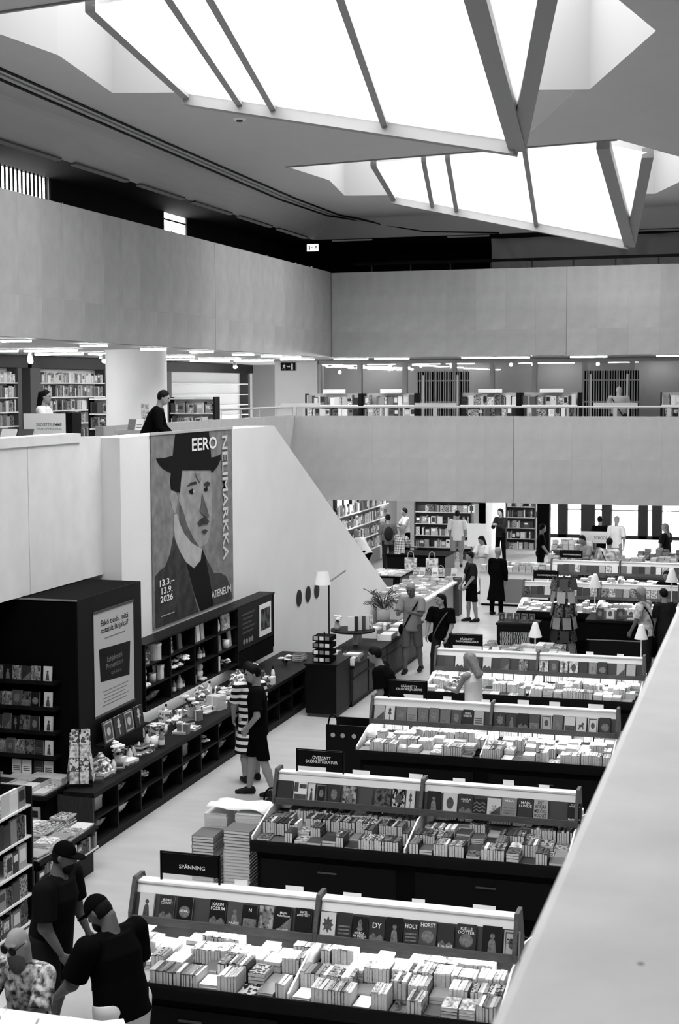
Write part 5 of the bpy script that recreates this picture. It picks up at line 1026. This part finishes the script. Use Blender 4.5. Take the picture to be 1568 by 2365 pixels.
class Field:
    """smooth union of primitives on a regular grid"""
    def __init__(s, h, k=0.02): s.h = h; s.k = k; s.ops = []; s.lo = np.full(3, 9e9); s.hi = -s.lo
    def _b(s, lo, hi): s.lo = np.minimum(s.lo, lo); s.hi = np.maximum(s.hi, hi)
    def cone(s, a, b, ra, rb, k=None):
        a = np.array(a, float); b = np.array(b, float); r = max(ra, rb); lo = np.minimum(a, b)-r; hi = np.maximum(a, b)+r; s._b(lo, hi)
        def f(X, Y, Z):
            d = b-a; L = d@d+1e-9; t = np.clip(((X-a[0])*d[0]+(Y-a[1])*d[1]+(Z-a[2])*d[2])/L, 0, 1)
            return np.sqrt((X-a[0]-t*d[0])**2+(Y-a[1]-t*d[1])**2+(Z-a[2]-t*d[2])**2)-(ra+t*(rb-ra))
        s.ops.append(('u', f, lo, hi, k)); return s
    def ell(s, c, rad, M=None, k=None, op='u'):
        c = np.array(c, float); rad = np.array(rad, float); M = np.eye(3) if M is None else np.array(M); r = rad.max(); lo, hi = c-r, c+r
        if op == 'u': s._b(lo, hi)
        def f(X, Y, Z):
            x, y, z = X-c[0], Y-c[1], Z-c[2]
            p = [(M[0][i]*x+M[1][i]*y+M[2][i]*z) for i in range(3)]
            k0 = np.sqrt(sum((p[i]/rad[i])**2 for i in range(3))); k1 = np.sqrt(sum((p[i]/rad[i]**2)**2 for i in range(3)))+1e-9
            return k0*(k0-1)/k1
        s.ops.append((op, f, lo, hi, k)); return s
    def loft(s, a, b, right, ts, ax, ay, k=None):
        a = np.array(a, float); b = np.array(b, float); u = b-a; L = np.linalg.norm(u); u = u/L; r = np.array(right, float); r -= u*(r@u); r /= np.linalg.norm(r); fwd = np.cross(u, r); R0 = max(max(ax), max(ay)); lo = np.minimum(a, b)-R0; hi = np.maximum(a, b)+R0; s._b(lo, hi)
        ts = np.array(ts)*L
        def f(X, Y, Z):
            x, y, z = X-a[0], Y-a[1], Z-a[2]; q = x*u[0]+y*u[1]+z*u[2]; p = x*r[0]+y*r[1]+z*r[2]; g = x*fwd[0]+y*fwd[1]+z*fwd[2]
            A = np.interp(q, ts, ax); B = np.interp(q, ts, ay); ov = np.maximum(np.maximum(-q, q-L), 0)
            k0 = np.sqrt((p/A)**2+(g/B)**2); k1 = np.sqrt((p/A**2)**2+(g/B**2)**2)+1e-6
            d = np.where(k0 < .3, -np.minimum(A, B)*.7, k0*(k0-1)/k1)
            return np.where(ov > 0, np.sqrt(np.maximum(d, 0)**2+ov**2)+np.minimum(d, 0)*0, d)
        s.ops.append(('u', f, lo, hi, k)); return s
    def cut(s, c, n): s.ops.append(('c', np.array(c, float), np.array(n, float)/np.linalg.norm(n), None, None)); return s
    def mesh(s):
        h = s.h; pad = 3*h; org = s.lo-pad; n = np.ceil((s.hi-s.lo+2*pad)/h).astype(int)+1
        g = [org[i]+np.arange(n[i])*h for i in range(3)]; D = np.full(n, 0.3)
        for op in s.ops:
            if op[0] == 'c':
                c, nn = op[1], op[2]; P = (g[0]-c[0])[:, None, None]*nn[0]+(g[1]-c[1])[None, :, None]*nn[1]+(g[2]-c[2])[None, None, :]*nn[2]; D = np.maximum(D, P); continue
            _, f, lo, hi, k = op; k = s.k if k is None else k; m = 1.5*k+2.5*h
            i0 = np.maximum(((lo-m-org)/h).astype(int), 0); i1 = np.minimum(np.ceil((hi+m-org)/h).astype(int)+1, n)
            if (i1 <= i0).any(): continue
            q = tuple(slice(i0[i], i1[i]) for i in range(3)); X = g[0][q[0]][:, None, None]; Y = g[1][q[1]][None, :, None]; Z = g[2][q[2]][None, None, :]
            d = f(X, Y, Z); A = D[q]
            if op[0] == 's': D[q] = np.maximum(A, -d); continue
            if k > 1e-4: t = np.clip(.5+.5*(d-A)/k, 0, 1); D[q] = d+(A-d)*t-k*t*(1-t)
            else: D[q] = np.minimum(A, d)
        return surfnet(D, org, h)
    def build(s, name, m, parent):
        V, F = s.mesh()
        me = bpy.data.meshes.new(name); me.vertices.add(len(V)); me.vertices.foreach_set('co', V.ravel()); me.loops.add(F.size); me.loops.foreach_set('vertex_index', F.ravel().astype(np.int32))
        me.polygons.add(len(F)); me.polygons.foreach_set('loop_start', np.arange(0, F.size, 4, dtype=np.int32)); me.polygons.foreach_set('loop_total', np.full(len(F), 4, np.int32)); me.update(calc_edges=True)
        me.validate(); me.polygons.foreach_set('use_smooth', [True]*len(me.polygons)); me.materials.append(m); return link(name, me, parent)
SKIN = mat('skin', .26, .6, .3); SKIND = mat('skin_tan', .11, .6, .3); HAIRD = mat('dark_hair', .004, .6, .1, bump=.3, bscale=120); HAIRL = mat('fair_hair', .2, .5, .3, noise=.3, nscale=30); HAIRG = mat('grey_hair', .25, .6, .2); CBLK = mat('black_cloth', .003, .9, .03); CDRK = mat('dark_cloth', .015, .9, .05); CGRY = mat('grey_cloth', .10, .9, .1); CMID = mat('mid_cloth', .22, .9, .1); CWHT = mat('white_cloth', .7, .9, .1, noise=.06, nscale=6); SHOE = mat('dark_shoe', .008, .6, .2); SHOEW = mat('white_shoe', .6, .6, .2)
FLORAL = patmat('floral_shirt', 'print', .03, .6, 20); PLAID = patmat('plaid_shirt', 'plaid', .12, .75, 90); STRIPE = patmat('striped_shirt', 'stripes', .006, .75, 68); PATT = patmat('patterned_shirt', 'print', .2, .7, 9)
def rotz(a): c, s = math.cos(a), math.sin(a); return np.array([[c, -s, 0], [s, c, 0], [0, 0, 1]])
def rotx(a): c, s = math.cos(a), math.sin(a); return np.array([[1, 0, 0], [0, c, -s], [0, s, c]])
def person(label, pos, face, H=1.75, lean=3, arms=((5, 8, 15), (5, 8, 15)), legs=((3, 3), (-3, 3)), head=(0, 5), top='tee', topm=CBLK, bottom='shorts', botm=CBLK, hair='short', hairm=HAIRD, skin=SKIN, shoem=SHOE, q=.012, build=1.0, extra=(), longsl=False, group=None):
    """face: direction in degrees the person looks, 0 = +Y (away), 90 = -X; arms: (forward swing, outward, elbow bend[, forearm inward]) right then left; legs: (hip forward, knee bend)"""
    root = thing('person', label, 'person', pos, R(face), group); s = H/1.75; W = build
    v = lambda *p: np.array(p, float)*s
    ln = R(lean); u = np.array([0, math.sin(ln), math.cos(ln)])
    J = {}
    def leg(i):
        sd = (1, -1)[i]; hf, kb = R(legs[i][0]), R(legs[i][1]); hip = v(sd*.095*W, 0, 0); th = np.array([sd*.03, math.sin(hf), -math.cos(hf)]); th /= np.linalg.norm(th)
        kn = hip+th*.43*s; sh = np.array([0, math.sin(hf-kb), -math.cos(hf-kb)]); an = kn+sh*.41*s; return hip, kn, an
    Lg = [leg(0), leg(1)]; low = min(l[2][2] for l in Lg); P0 = v(0, 0, 0)-np.array([0, 0, low-.075*s])
    Lg = [tuple(x+P0 for x in l) for l in Lg]
    tor = lambda t: P0+u*t*s          # along the torso from the hips
    nb = tor(.53); hp, hy = R(head[1]), R(head[0]); HM = rotz(hy) @ rotx(-hp)
    hl = ln*.6; hu = np.array([0, math.sin(hl), math.cos(hl)]); hbase = nb+hu*.06*s; hc = hbase+HM @ v(0, .025, .115)
    right = np.array([1., 0, 0])
    A = []
    for i, sd in enumerate((1, -1)):
        a = arms[i]; f, ab, e = R(a[0]), R(a[1]), R(a[2]); inw = R(a[3]) if len(a) > 3 else R(8)
        sh = tor(.47)+v(sd*.185*W, 0, 0); d1 = np.array([sd*math.sin(ab), math.sin(f)*math.cos(ab), -math.cos(f)*math.cos(ab)]); el = sh+d1*.285*s
        d2 = np.array([-sd*math.sin(inw), math.sin(f+e)*math.cos(inw), -math.cos(f+e)*math.cos(inw)]); wr = el+d2*.245*s; A.append((sh, el, wr, d1, d2, sd))
    # continuous body
    B = Field(q, .022*s)
    B.loft(tor(-.08), tor(.50), right, (0, .2, .45, .75, 1), [x*s*W for x in (.15, .16, .135, .155, .13)], [x*s*W for x in (.10, .105, .095, .11, .08)])
    B.cone(tor(.47)+v(-.15*W, 0, 0), tor(.47)+v(.15*W, 0, 0), .062*s, .062*s)
    B.cone(nb-u*.04*s, hbase+hu*.05*s, .058*s*W, .052*s)
    B.ell(hc, v(.074, .094, .112), HM); B.ell(hc+HM @ v(0, .03, -.06), v(.055, .06, .058), HM)
    if q < .016:
        B.cone(hc+HM @ v(0, .088, .015), hc+HM @ v(0, .107, -.022), .010*s, .016*s, .008); B.ell(hc+HM @ v(0, .078, .035), v(.05, .015, .012), HM, .01)
        for sd in (1, -1): B.ell(hc+HM @ v(sd*.075, -.005, -.005), v(.012, .02, .032), HM, .006); B.ell(hc+HM @ v(sd*.03, .096, .012), v(.016, .013, .011), HM, op='s')
        B.ell(hc+HM @ v(0, .086, -.062), v(.024, .012, .008), HM, .006)
    for sh, el, wr, d1, d2, sd in A:
        B.cone(sh, el, .050*s*W, .040*s*W); B.cone(el, wr, .040*s*W, .027*s)
        n = np.cross(d2, np.array([0, 0, 1.])); n = np.array([-sd, 0, 0]) if np.linalg.norm(n) < .3 else np.array([-sd*1., 0, 0]); n = n-d2*(n@d2); n /= np.linalg.norm(n); l = np.cross(d2, n); pm = np.stack([n, l, d2], 1)
        B.ell(wr+d2*.055*s, (.017*s, .042*s, .055*s), pm, .012)
        rf = max(.0085*s, q*.72)
        for kf, (o, L) in enumerate(((-.030, .075), (-.010, .085), (.010, .08), (.030, .065))):
            b0 = wr+d2*.09*s+l*o*s; m0 = b0+(d2*.92+n*.38)*L*.5*s; e0 = m0+(d2*.62+n*.78)*L*.5*s; B.cone(b0, m0, rf, rf*.95, .004); B.cone(m0, e0, rf*.95, rf*.8, .004)
        fwd_l = l if l[1] > 0 else -l
        b0 = wr+d2*.035*s+fwd_l*.03*s; m0 = b0+(d2*.6+fwd_l*.6+n*.4)*.036*s; e0 = m0+(d2*.85+n*.45)*.03*s; B.cone(b0, m0, rf*1.15, rf, .006); B.cone(m0, e0, rf, rf*.9, .004)
    for hip, kn, an in Lg:
        B.cone(hip, kn, .083*s*W, .055*s*W); B.cone(kn, kn+(an-kn)*.35, .054*s*W, .056*s*W); B.cone(kn+(an-kn)*.35, an, .056*s*W, .036*s); B.cone(an-v(0, .03, .03), an+v(0, .15, -.045), .034*s, .028*s)
    B.build('body', skin, root)
    # clothing shells
    if top != 'none':
        T = Field(q, .02*s); g = .016*s; hem = {'tee': -.10, 'tank': -.06, 'shirt': -.12, 'dress': -.3, 'coat': -.55}[top]
        T.loft(tor(hem), tor(.505), right, (0, .25, .5, .78, 1), [x*s*W+g for x in ((.165, .165, .15, .16, .125) if top != 'coat' else (.24, .2, .165, .165, .125))], [x*s*W+g for x in ((.112, .112, .108, .115, .075) if top != 'coat' else (.17, .13, .115, .115, .075))])
        if top == 'tank':
            for sd in (1, -1): T.cone(tor(.40)+v(sd*.085, 0, 0), tor(.50)+v(sd*.09, 0, 0), .05*s, .045*s)
        else:
            T.cone(tor(.475)+v(-.16*W, 0, 0), tor(.475)+v(.16*W, 0, 0), .062*s+g, .062*s+g)
        T.cut(tor(hem+.005), -u); T.cut(nb+u*.012*s, u)
        T.build('shirt' if top != 'coat' else 'coat', topm, root)
        if top != 'tank':
            for sh, el, wr, d1, d2, sd in A:
                Sv = Field(q, .012*s)
                if longsl or top == 'coat': Sv.cone(sh, el, .058*s*W+g, .05*s*W+g); Sv.cone(el, wr, .05*s*W+g, .036*s+g); Sv.cut(wr-d2*.01, d2)
                else: Sv.cone(sh, sh+(el-sh)*.95, .060*s*W+g, .056*s*W+g*1.6); Sv.cut(sh+(el-sh)*.82, d1)
                Sv.build('sleeve', topm, root)
    if bottom == 'skirt':
        K = Field(q, .02*s); K.loft(tor(.05), tor(-.50), right, (0, .3, 1), [.15*s*W, .18*s*W, .25*s*W], [.11*s*W, .13*s*W, .2*s*W]); K.cut(P0+v(0, 0, -.48), (0, 0, -1)); K.build('skirt', botm, root)
    elif bottom != 'none':
        K = Field(q, .03*s); K.loft(tor(-.10), tor(.06), right, (0, 1), [.168*s*W, .158*s*W], [.118*s*W, .112*s*W])
        for hip, kn, an in Lg:
            d = kn-hip
            if bottom == 'shorts': K.cone(hip, hip+d*1.05, .098*s*W, .085*s*W)
            else: K.cone(hip, kn, .096*s*W, .072*s*W); K.cone(kn, an, .072*s*W, .058*s*W)
        if bottom == 'shorts':
            m = (Lg[0][1]+Lg[1][1])/2; K.cut((m[0], m[1], min(Lg[0][1][2], Lg[1][1][2])+.02*s), (0, 0, -1))
        K.cut(tor(.055), u); K.build('shorts' if bottom == 'shorts' else 'trousers', botm, root)
    # hair
    if hair == 'cap':
        C = Field(q, .01); C.ell(hc+HM @ v(0, -.004, .022), v(.084, .104, .105), HM); C.cut(hc+HM @ v(0, 0, .02), HM @ np.array([0, -.15, -1.])); C.build('cap', CBLK, root)
        Bm = Field(q, .01); Bm.ell(hc+HM @ v(0, .115, .028), v(.072, .075, .013), HM); Bm.build('cap_brim', CBLK, root)
        Hh = Field(q, .01); Hh.ell(hc+HM @ v(0, -.010, -.002), v(.081, .099, .114), HM); Hh.cut(hc+HM @ v(0, -.012, 0), HM @ np.array([0, 1., 0])); Hh.cut(hc+HM @ v(0, 0, -.06), HM @ np.array([0, 0, -1.])); Hh.build('hair', hairm, root)
    elif hair != 'bald':
        Hh = Field(q, .02); Hh.ell(hc+HM @ v(0, -.008, .018), v(.085, .105, .112), HM); Hh.cut(hc+HM @ v(0, .035, .03), HM @ np.array([0, .75, -.66])); Hh.cut(hc+HM @ v(0, 0, -.075), HM @ np.array([0, 0, -1.]))
        Hh.build('hair', hairm, root)
        if hair == 'long':
            L2 = Field(q, .02); L2.cone(hc+HM @ v(0, -.06, .03), hc+HM @ v(0, -.10, -.26), .078*s, .055*s); L2.ell(hc+HM @ v(0, -.05, 0), v(.088, .07, .1), HM); L2.build('long_hair', hairm, root)
        if hair == 'bun': L2 = Field(q, .01); L2.ell(hc+HM @ v(0, -.085, .09), v(.045, .045, .045), HM); L2.build('hair_bun', hairm, root)
    for hip, kn, an in Lg:
        Sh = Field(q, .015); Sh.cone(an+v(0, -.045, -.035), an+v(0, .06, -.038), .040*s, .042*s); Sh.cone(an+v(0, .06, -.038), an+v(0, .16, -.05), .042*s, .030*s); Sh.cone(an+v(0, -.03, -.01), an+v(0, .02, -.02), .040*s, .045*s); Sh.cut(an+v(0, 0, -.075), (0, 0, -1)); Sh.build('shoe', shoem, root)
    if q < .016:
        for sd in (1, -1): MB().ball(tuple(hc+HM @ v(sd*.03, .086, .012)), .012*s).build('eye', BLACK, root, smooth=True)
        Mo = MB(); cpt = hc+HM @ v(0, .094, -.062); Mo.ball(tuple(cpt), .02*s, .008*s, .004*s).build('lips', mat('lips', .12, .5), root, smooth=True)
    for ex in extra:
        if ex == 'beard': Bd = Field(q, .01); Bd.ell(hc+HM @ v(0, .055, -.085), v(.062, .052, .062), HM); Bd.cut(hc+HM @ v(0, 0, -.045), HM @ np.array([0, -.4, 1.])); Bd.build('beard', hairm, root)
        if ex == 'longbeard': Bd = Field(q, .01); Bd.ell(hc+HM @ v(0, .06, -.12), v(.064, .05, .125), HM); Bd.cut(hc+HM @ v(0, 0, -.045), HM @ np.array([0, -.3, 1.])); Bd.build('beard', CGRY, root)
        if ex == 'sunglasses':
            for sd in (1, -1): MB().ball(tuple(hc+HM @ v(sd*.036, .10, .012)), .034*s, .012*s, .03*s, 14, 8).build('sunglass_lens', BLACK, root, smooth=True)
            MB().tube([tuple(hc+HM @ v(-.075, 0, .02)), tuple(hc+HM @ v(-.06, .095, .02)), tuple(hc+HM @ v(.06, .095, .02)), tuple(hc+HM @ v(.075, 0, .02))], .003*s, 6).build('sunglass_frame', BLACK, root)
        if ex in ('strap', 'strapw'):
            sd = 1; pts = []
            for k in range(25):
                a = k/24*2*math.pi; c, sn = math.cos(a), math.sin(a); t = .20+.30*sn; pts.append(tuple(tor(t)+v(.165*W*sn*-1, .142*W*c, 0)))
            MB().tube(pts, .014*s, 6).build('bag_strap', CBLK if ex == 'strap' else CGRY, root)
            bg_ = Field(q, .01); bg_.ell(tor(-.08)+v(.2*W, .04, 0), v(.05, .11, .10)); bg_.build('shoulder_bag', CBLK, root)
        if ex == 'backpack': bg_ = Field(q, .03); bg_.ell(tor(.25)+v(0, -.18, 0), v(.14, .09, .22)); bg_.build('backpack', CDRK, root)
    return root
FACE_CAM, AWAY = 180-16, 0
S1, N1, F1 = .0085, .011, .017
# three men at the near table
person('bald bearded man in sunglasses and a floral shirt at the bottom left', (-5.03, 9.15, 0), 168, 1.76, 6, ((35, 14, 60), (30, 10, 50)), head=(0, 20), top='shirt', topm=FLORAL, hair='bald', hairm=HAIRG, botm=CDRK, extra=('longbeard', 'sunglasses'), q=S1)
person('stout man in black cap and black shirt left of the nearest table', (-5.76, 10.85, 0), -88, 1.77, 9, ((4, 8, 25), (4, 8, 25)), head=(0, 12), topm=mat('washed_black_cloth', .006, .9, .05), hair='cap', skin=SKIND, botm=CDRK, build=1.38, extra=('beard',), q=S1)
person('man in black cap and white trousers bending over the nearest table', (-4.58, 9.72, 0), 70, 1.80, 12, ((5, 10, 20), (22, 12, 30)), head=(15, 38), topm=CBLK, hair='cap', skin=SKIND, bottom='trousers', botm=CWHT, build=1.32, extra=('beard',), q=S1)
# beside the long counter
person('dark haired man in black shirt and shorts standing at the long counter', (-6.62, 18.45, 0), 105, 1.84, 2, ((10, 10, 12), (-5, 22, 40, 25)), ((12, 6), (-10, 8)), head=(15, 12), hair='short', q=.010)
person('person in a striped dress behind the dark haired man at the counter', (-6.99, 19.15, 0), 40, 1.70, 2, ((8, 6, 12), (10, 8, 20)), head=(0, 8), top='dress', topm=STRIPE, bottom='skirt', botm=STRIPE, hair='long', q=N1)
person('man bending in black clothes beside the third and fourth tables', (-5.32, 20.75, 0), 95, 1.78, 24, ((-4, 8, 8), (-8, 10, 14)), ((8, 10), (-8, 8)), head=(0, 14), bottom='trousers', botm=CBLK, build=1.22, q=N1)
person('blonde woman in a white tank top reading between the third and fourth tables', (-4.14, 20.85, 0), 55, 1.68, 4, ((30, 6, 70), (30, 6, 60)), head=(0, 25), top='tank', topm=CWHT, bottom='trousers', botm=CBLK, hair='long', hairm=HAIRL, build=.88, q=N1)
person('man in grey shirt and shorts with a shoulder strap walking up the aisle', (-6.66, 27.4, 0), 175, 1.80, 2, ((32, 8, 75, 25), (32, 8, 75, 25)), ((10, 8), (-8, 12)), head=(0, 20), topm=CMID, botm=CGRY, extra=('strap',), skin=SKIND, hairm=HAIRG, q=N1)
person('dark haired woman in a black shirt walking beside the grey shirted man', (-5.98, 27.0, 0), 165, 1.66, 3, ((14, 12, 18), (12, 10, 20)), ((14, 8), (-12, 22)), head=(-20, 4), topm=CBLK, bottom='trousers', botm=CDRK, hair='long', extra=('strapw',), build=1.12, q=N1)
person('man in a dark shirt and black shorts standing in the middle aisle', (-6.8, 33.9, 0), 120, 1.68, 2, ((12, 8, 20), (8, 10, 30)), ((5, 3), (-5, 3)), topm=CDRK, botm=CBLK, extra=('strap',), q=F1)
person('person in a long black coat seen from behind in the middle aisle', (-6.42, 35.1, 0), -20, 1.66, 3, top='coat', topm=CBLK, bottom='trousers', botm=CBLK, hairm=HAIRG, q=F1)
person('dark clothed man in profile near the far window piles', (-6.2, 40.6, 0), -80, 1.74, 2, ((12, 6, 25), (10, 6, 25)), topm=CBLK, bottom='trousers', botm=CBLK, q=F1)
person('man in a white shirt and pale shorts before the far bookcase', (-9.32, 44.2, 0), 10, 1.76, 3, topm=CWHT, botm=CMID, hairm=HAIRD, build=1.1, q=F1)
person('man in a checked shirt at the black counter under the balcony', (-10.0, 39.6, 0), -30, 1.70, 10, ((30, 8, 50), (30, 8, 50)), topm=PLAID, top='shirt', bottom='trousers', botm=CBLK, hairm=HAIRG, q=F1)
person('person in dark clothes with a backpack by the magazine wall', (-11.1, 42.6, 0), 20, 1.74, 4, topm=CGRY, bottom='trousers', botm=CDRK, extra=('backpack',), q=F1)
person('shop assistant in a white shirt before the white far wall', (-11.2, 45.3, 0), 120, 1.72, 4, ((30, 6, 60), (30, 6, 60)), top='shirt', topm=CWHT, bottom='trousers', botm=CBLK, q=F1)
person('person in a white shirt bending at the magazine wall', (-11.1, 40.2, 0), 60, 1.66, 42, ((40, 6, 40), (40, 6, 40)), ((25, 25), (20, 25)), head=(0, 25), topm=CWHT, bottom='trousers', botm=CBLK, hairm=HAIRG, q=F1)
person('woman in black with folded arms near the narrow far bookcase', (-8.3, 46.0, 0), 150, 1.70, 0, ((25, 6, 95, 45), (25, 6, 95, 45)), top='shirt', longsl=True, topm=CDRK, bottom='trousers', botm=CBLK, hair='long', q=F1)
person('seated looking woman in a pale dress beside the white counter', (-7.4, 38.6, 0), 150, 1.60, 8, ((35, 8, 60), (30, 8, 60)), head=(0, 25), top='dress', topm=CWHT, bottom='skirt', botm=CWHT, hair='long', q=F1)
person('curly haired man in a grey shirt among the far tables', (-4.68, 38.2, 0), 150, 1.72, 6, ((30, 8, 60), (30, 8, 60)), head=(0, 20), topm=CMID, bottom='trousers', botm=CDRK, q=F1)
person('man with a black strap across a white patterned shirt seen from behind', (-4.0, 37.4, 0), -10, 1.72, 8, topm=PATT, top='shirt', bottom='trousers', botm=CGRY, extra=('strap',), build=1.1, q=F1)
person('tall man in pale shirt near the far windows seen from behind', (-4.4, 43.2, 0), -15, 1.78, 2, topm=CWHT, bottom='shorts', botm=CMID, hairm=HAIRG, q=F1)
person('person in black beside the tall pale shirted man', (-4.95, 44.0, 0), 20, 1.70, 2, topm=CBLK, bottom='trousers', botm=CBLK, q=F1)
person('woman in a pale top and black vest at the far right tables', (-2.9, 42.3, 0), 60, 1.68, 3, topm=CDRK, bottom='skirt', botm=CWHT, hair='long', hairm=HAIRL, q=F1)
person('dark haired boy in black behind the fifth rack', (-2.2, 32.5, 0), 170, 1.55, 3, ((25, 6, 50), (25, 6, 50)), head=(0, 15), topm=CBLK, botm=CBLK, q=F1)
person('grey haired man in a patterned white shirt right of the cash desk', (-2.28, 28.1, 0), 70, 1.76, 6, ((35, 8, 45), (10, 8, 20)), ((4, 3), (-6, 4)), head=(0, 15), top='shirt', topm=PATT, botm=CDRK, bottom='trousers', hairm=HAIRG, skin=SKIND, extra=('strap',), q=.013)
person('person in dark clothes half hidden behind the grey haired man', (-1.95, 28.6, 0), 40, 1.66, 6, topm=CDRK, bottom='trousers', botm=CDRK, q=F1)
# upstairs
person('woman with long dark hair in a white top on the left gallery', (-11.7, 22.1, 3.85), -80, 1.66, 4, ((25, 6, 50), (25, 6, 50)), head=(0, 5), topm=CWHT, bottom='trousers', botm=CBLK, hair='long', q=N1)
person('person in a black hooded top leaning forward over the left wall', (-9.66, 21.75, 3.85), -75, 1.70, 24, ((12, 8, 35), (12, 8, 35)), head=(0, 18), top='shirt', topm=CBLK, longsl=True, bottom='trousers', botm=CBLK, q=N1)
person('bald man with a dark strap seen from behind on the back gallery', (-4.15, 41.0, 3.85), 0, 1.70, 4, topm=CMID, hair='bald', bottom='trousers', botm=CDRK, extra=('strap',), q=.015, build=1.2)
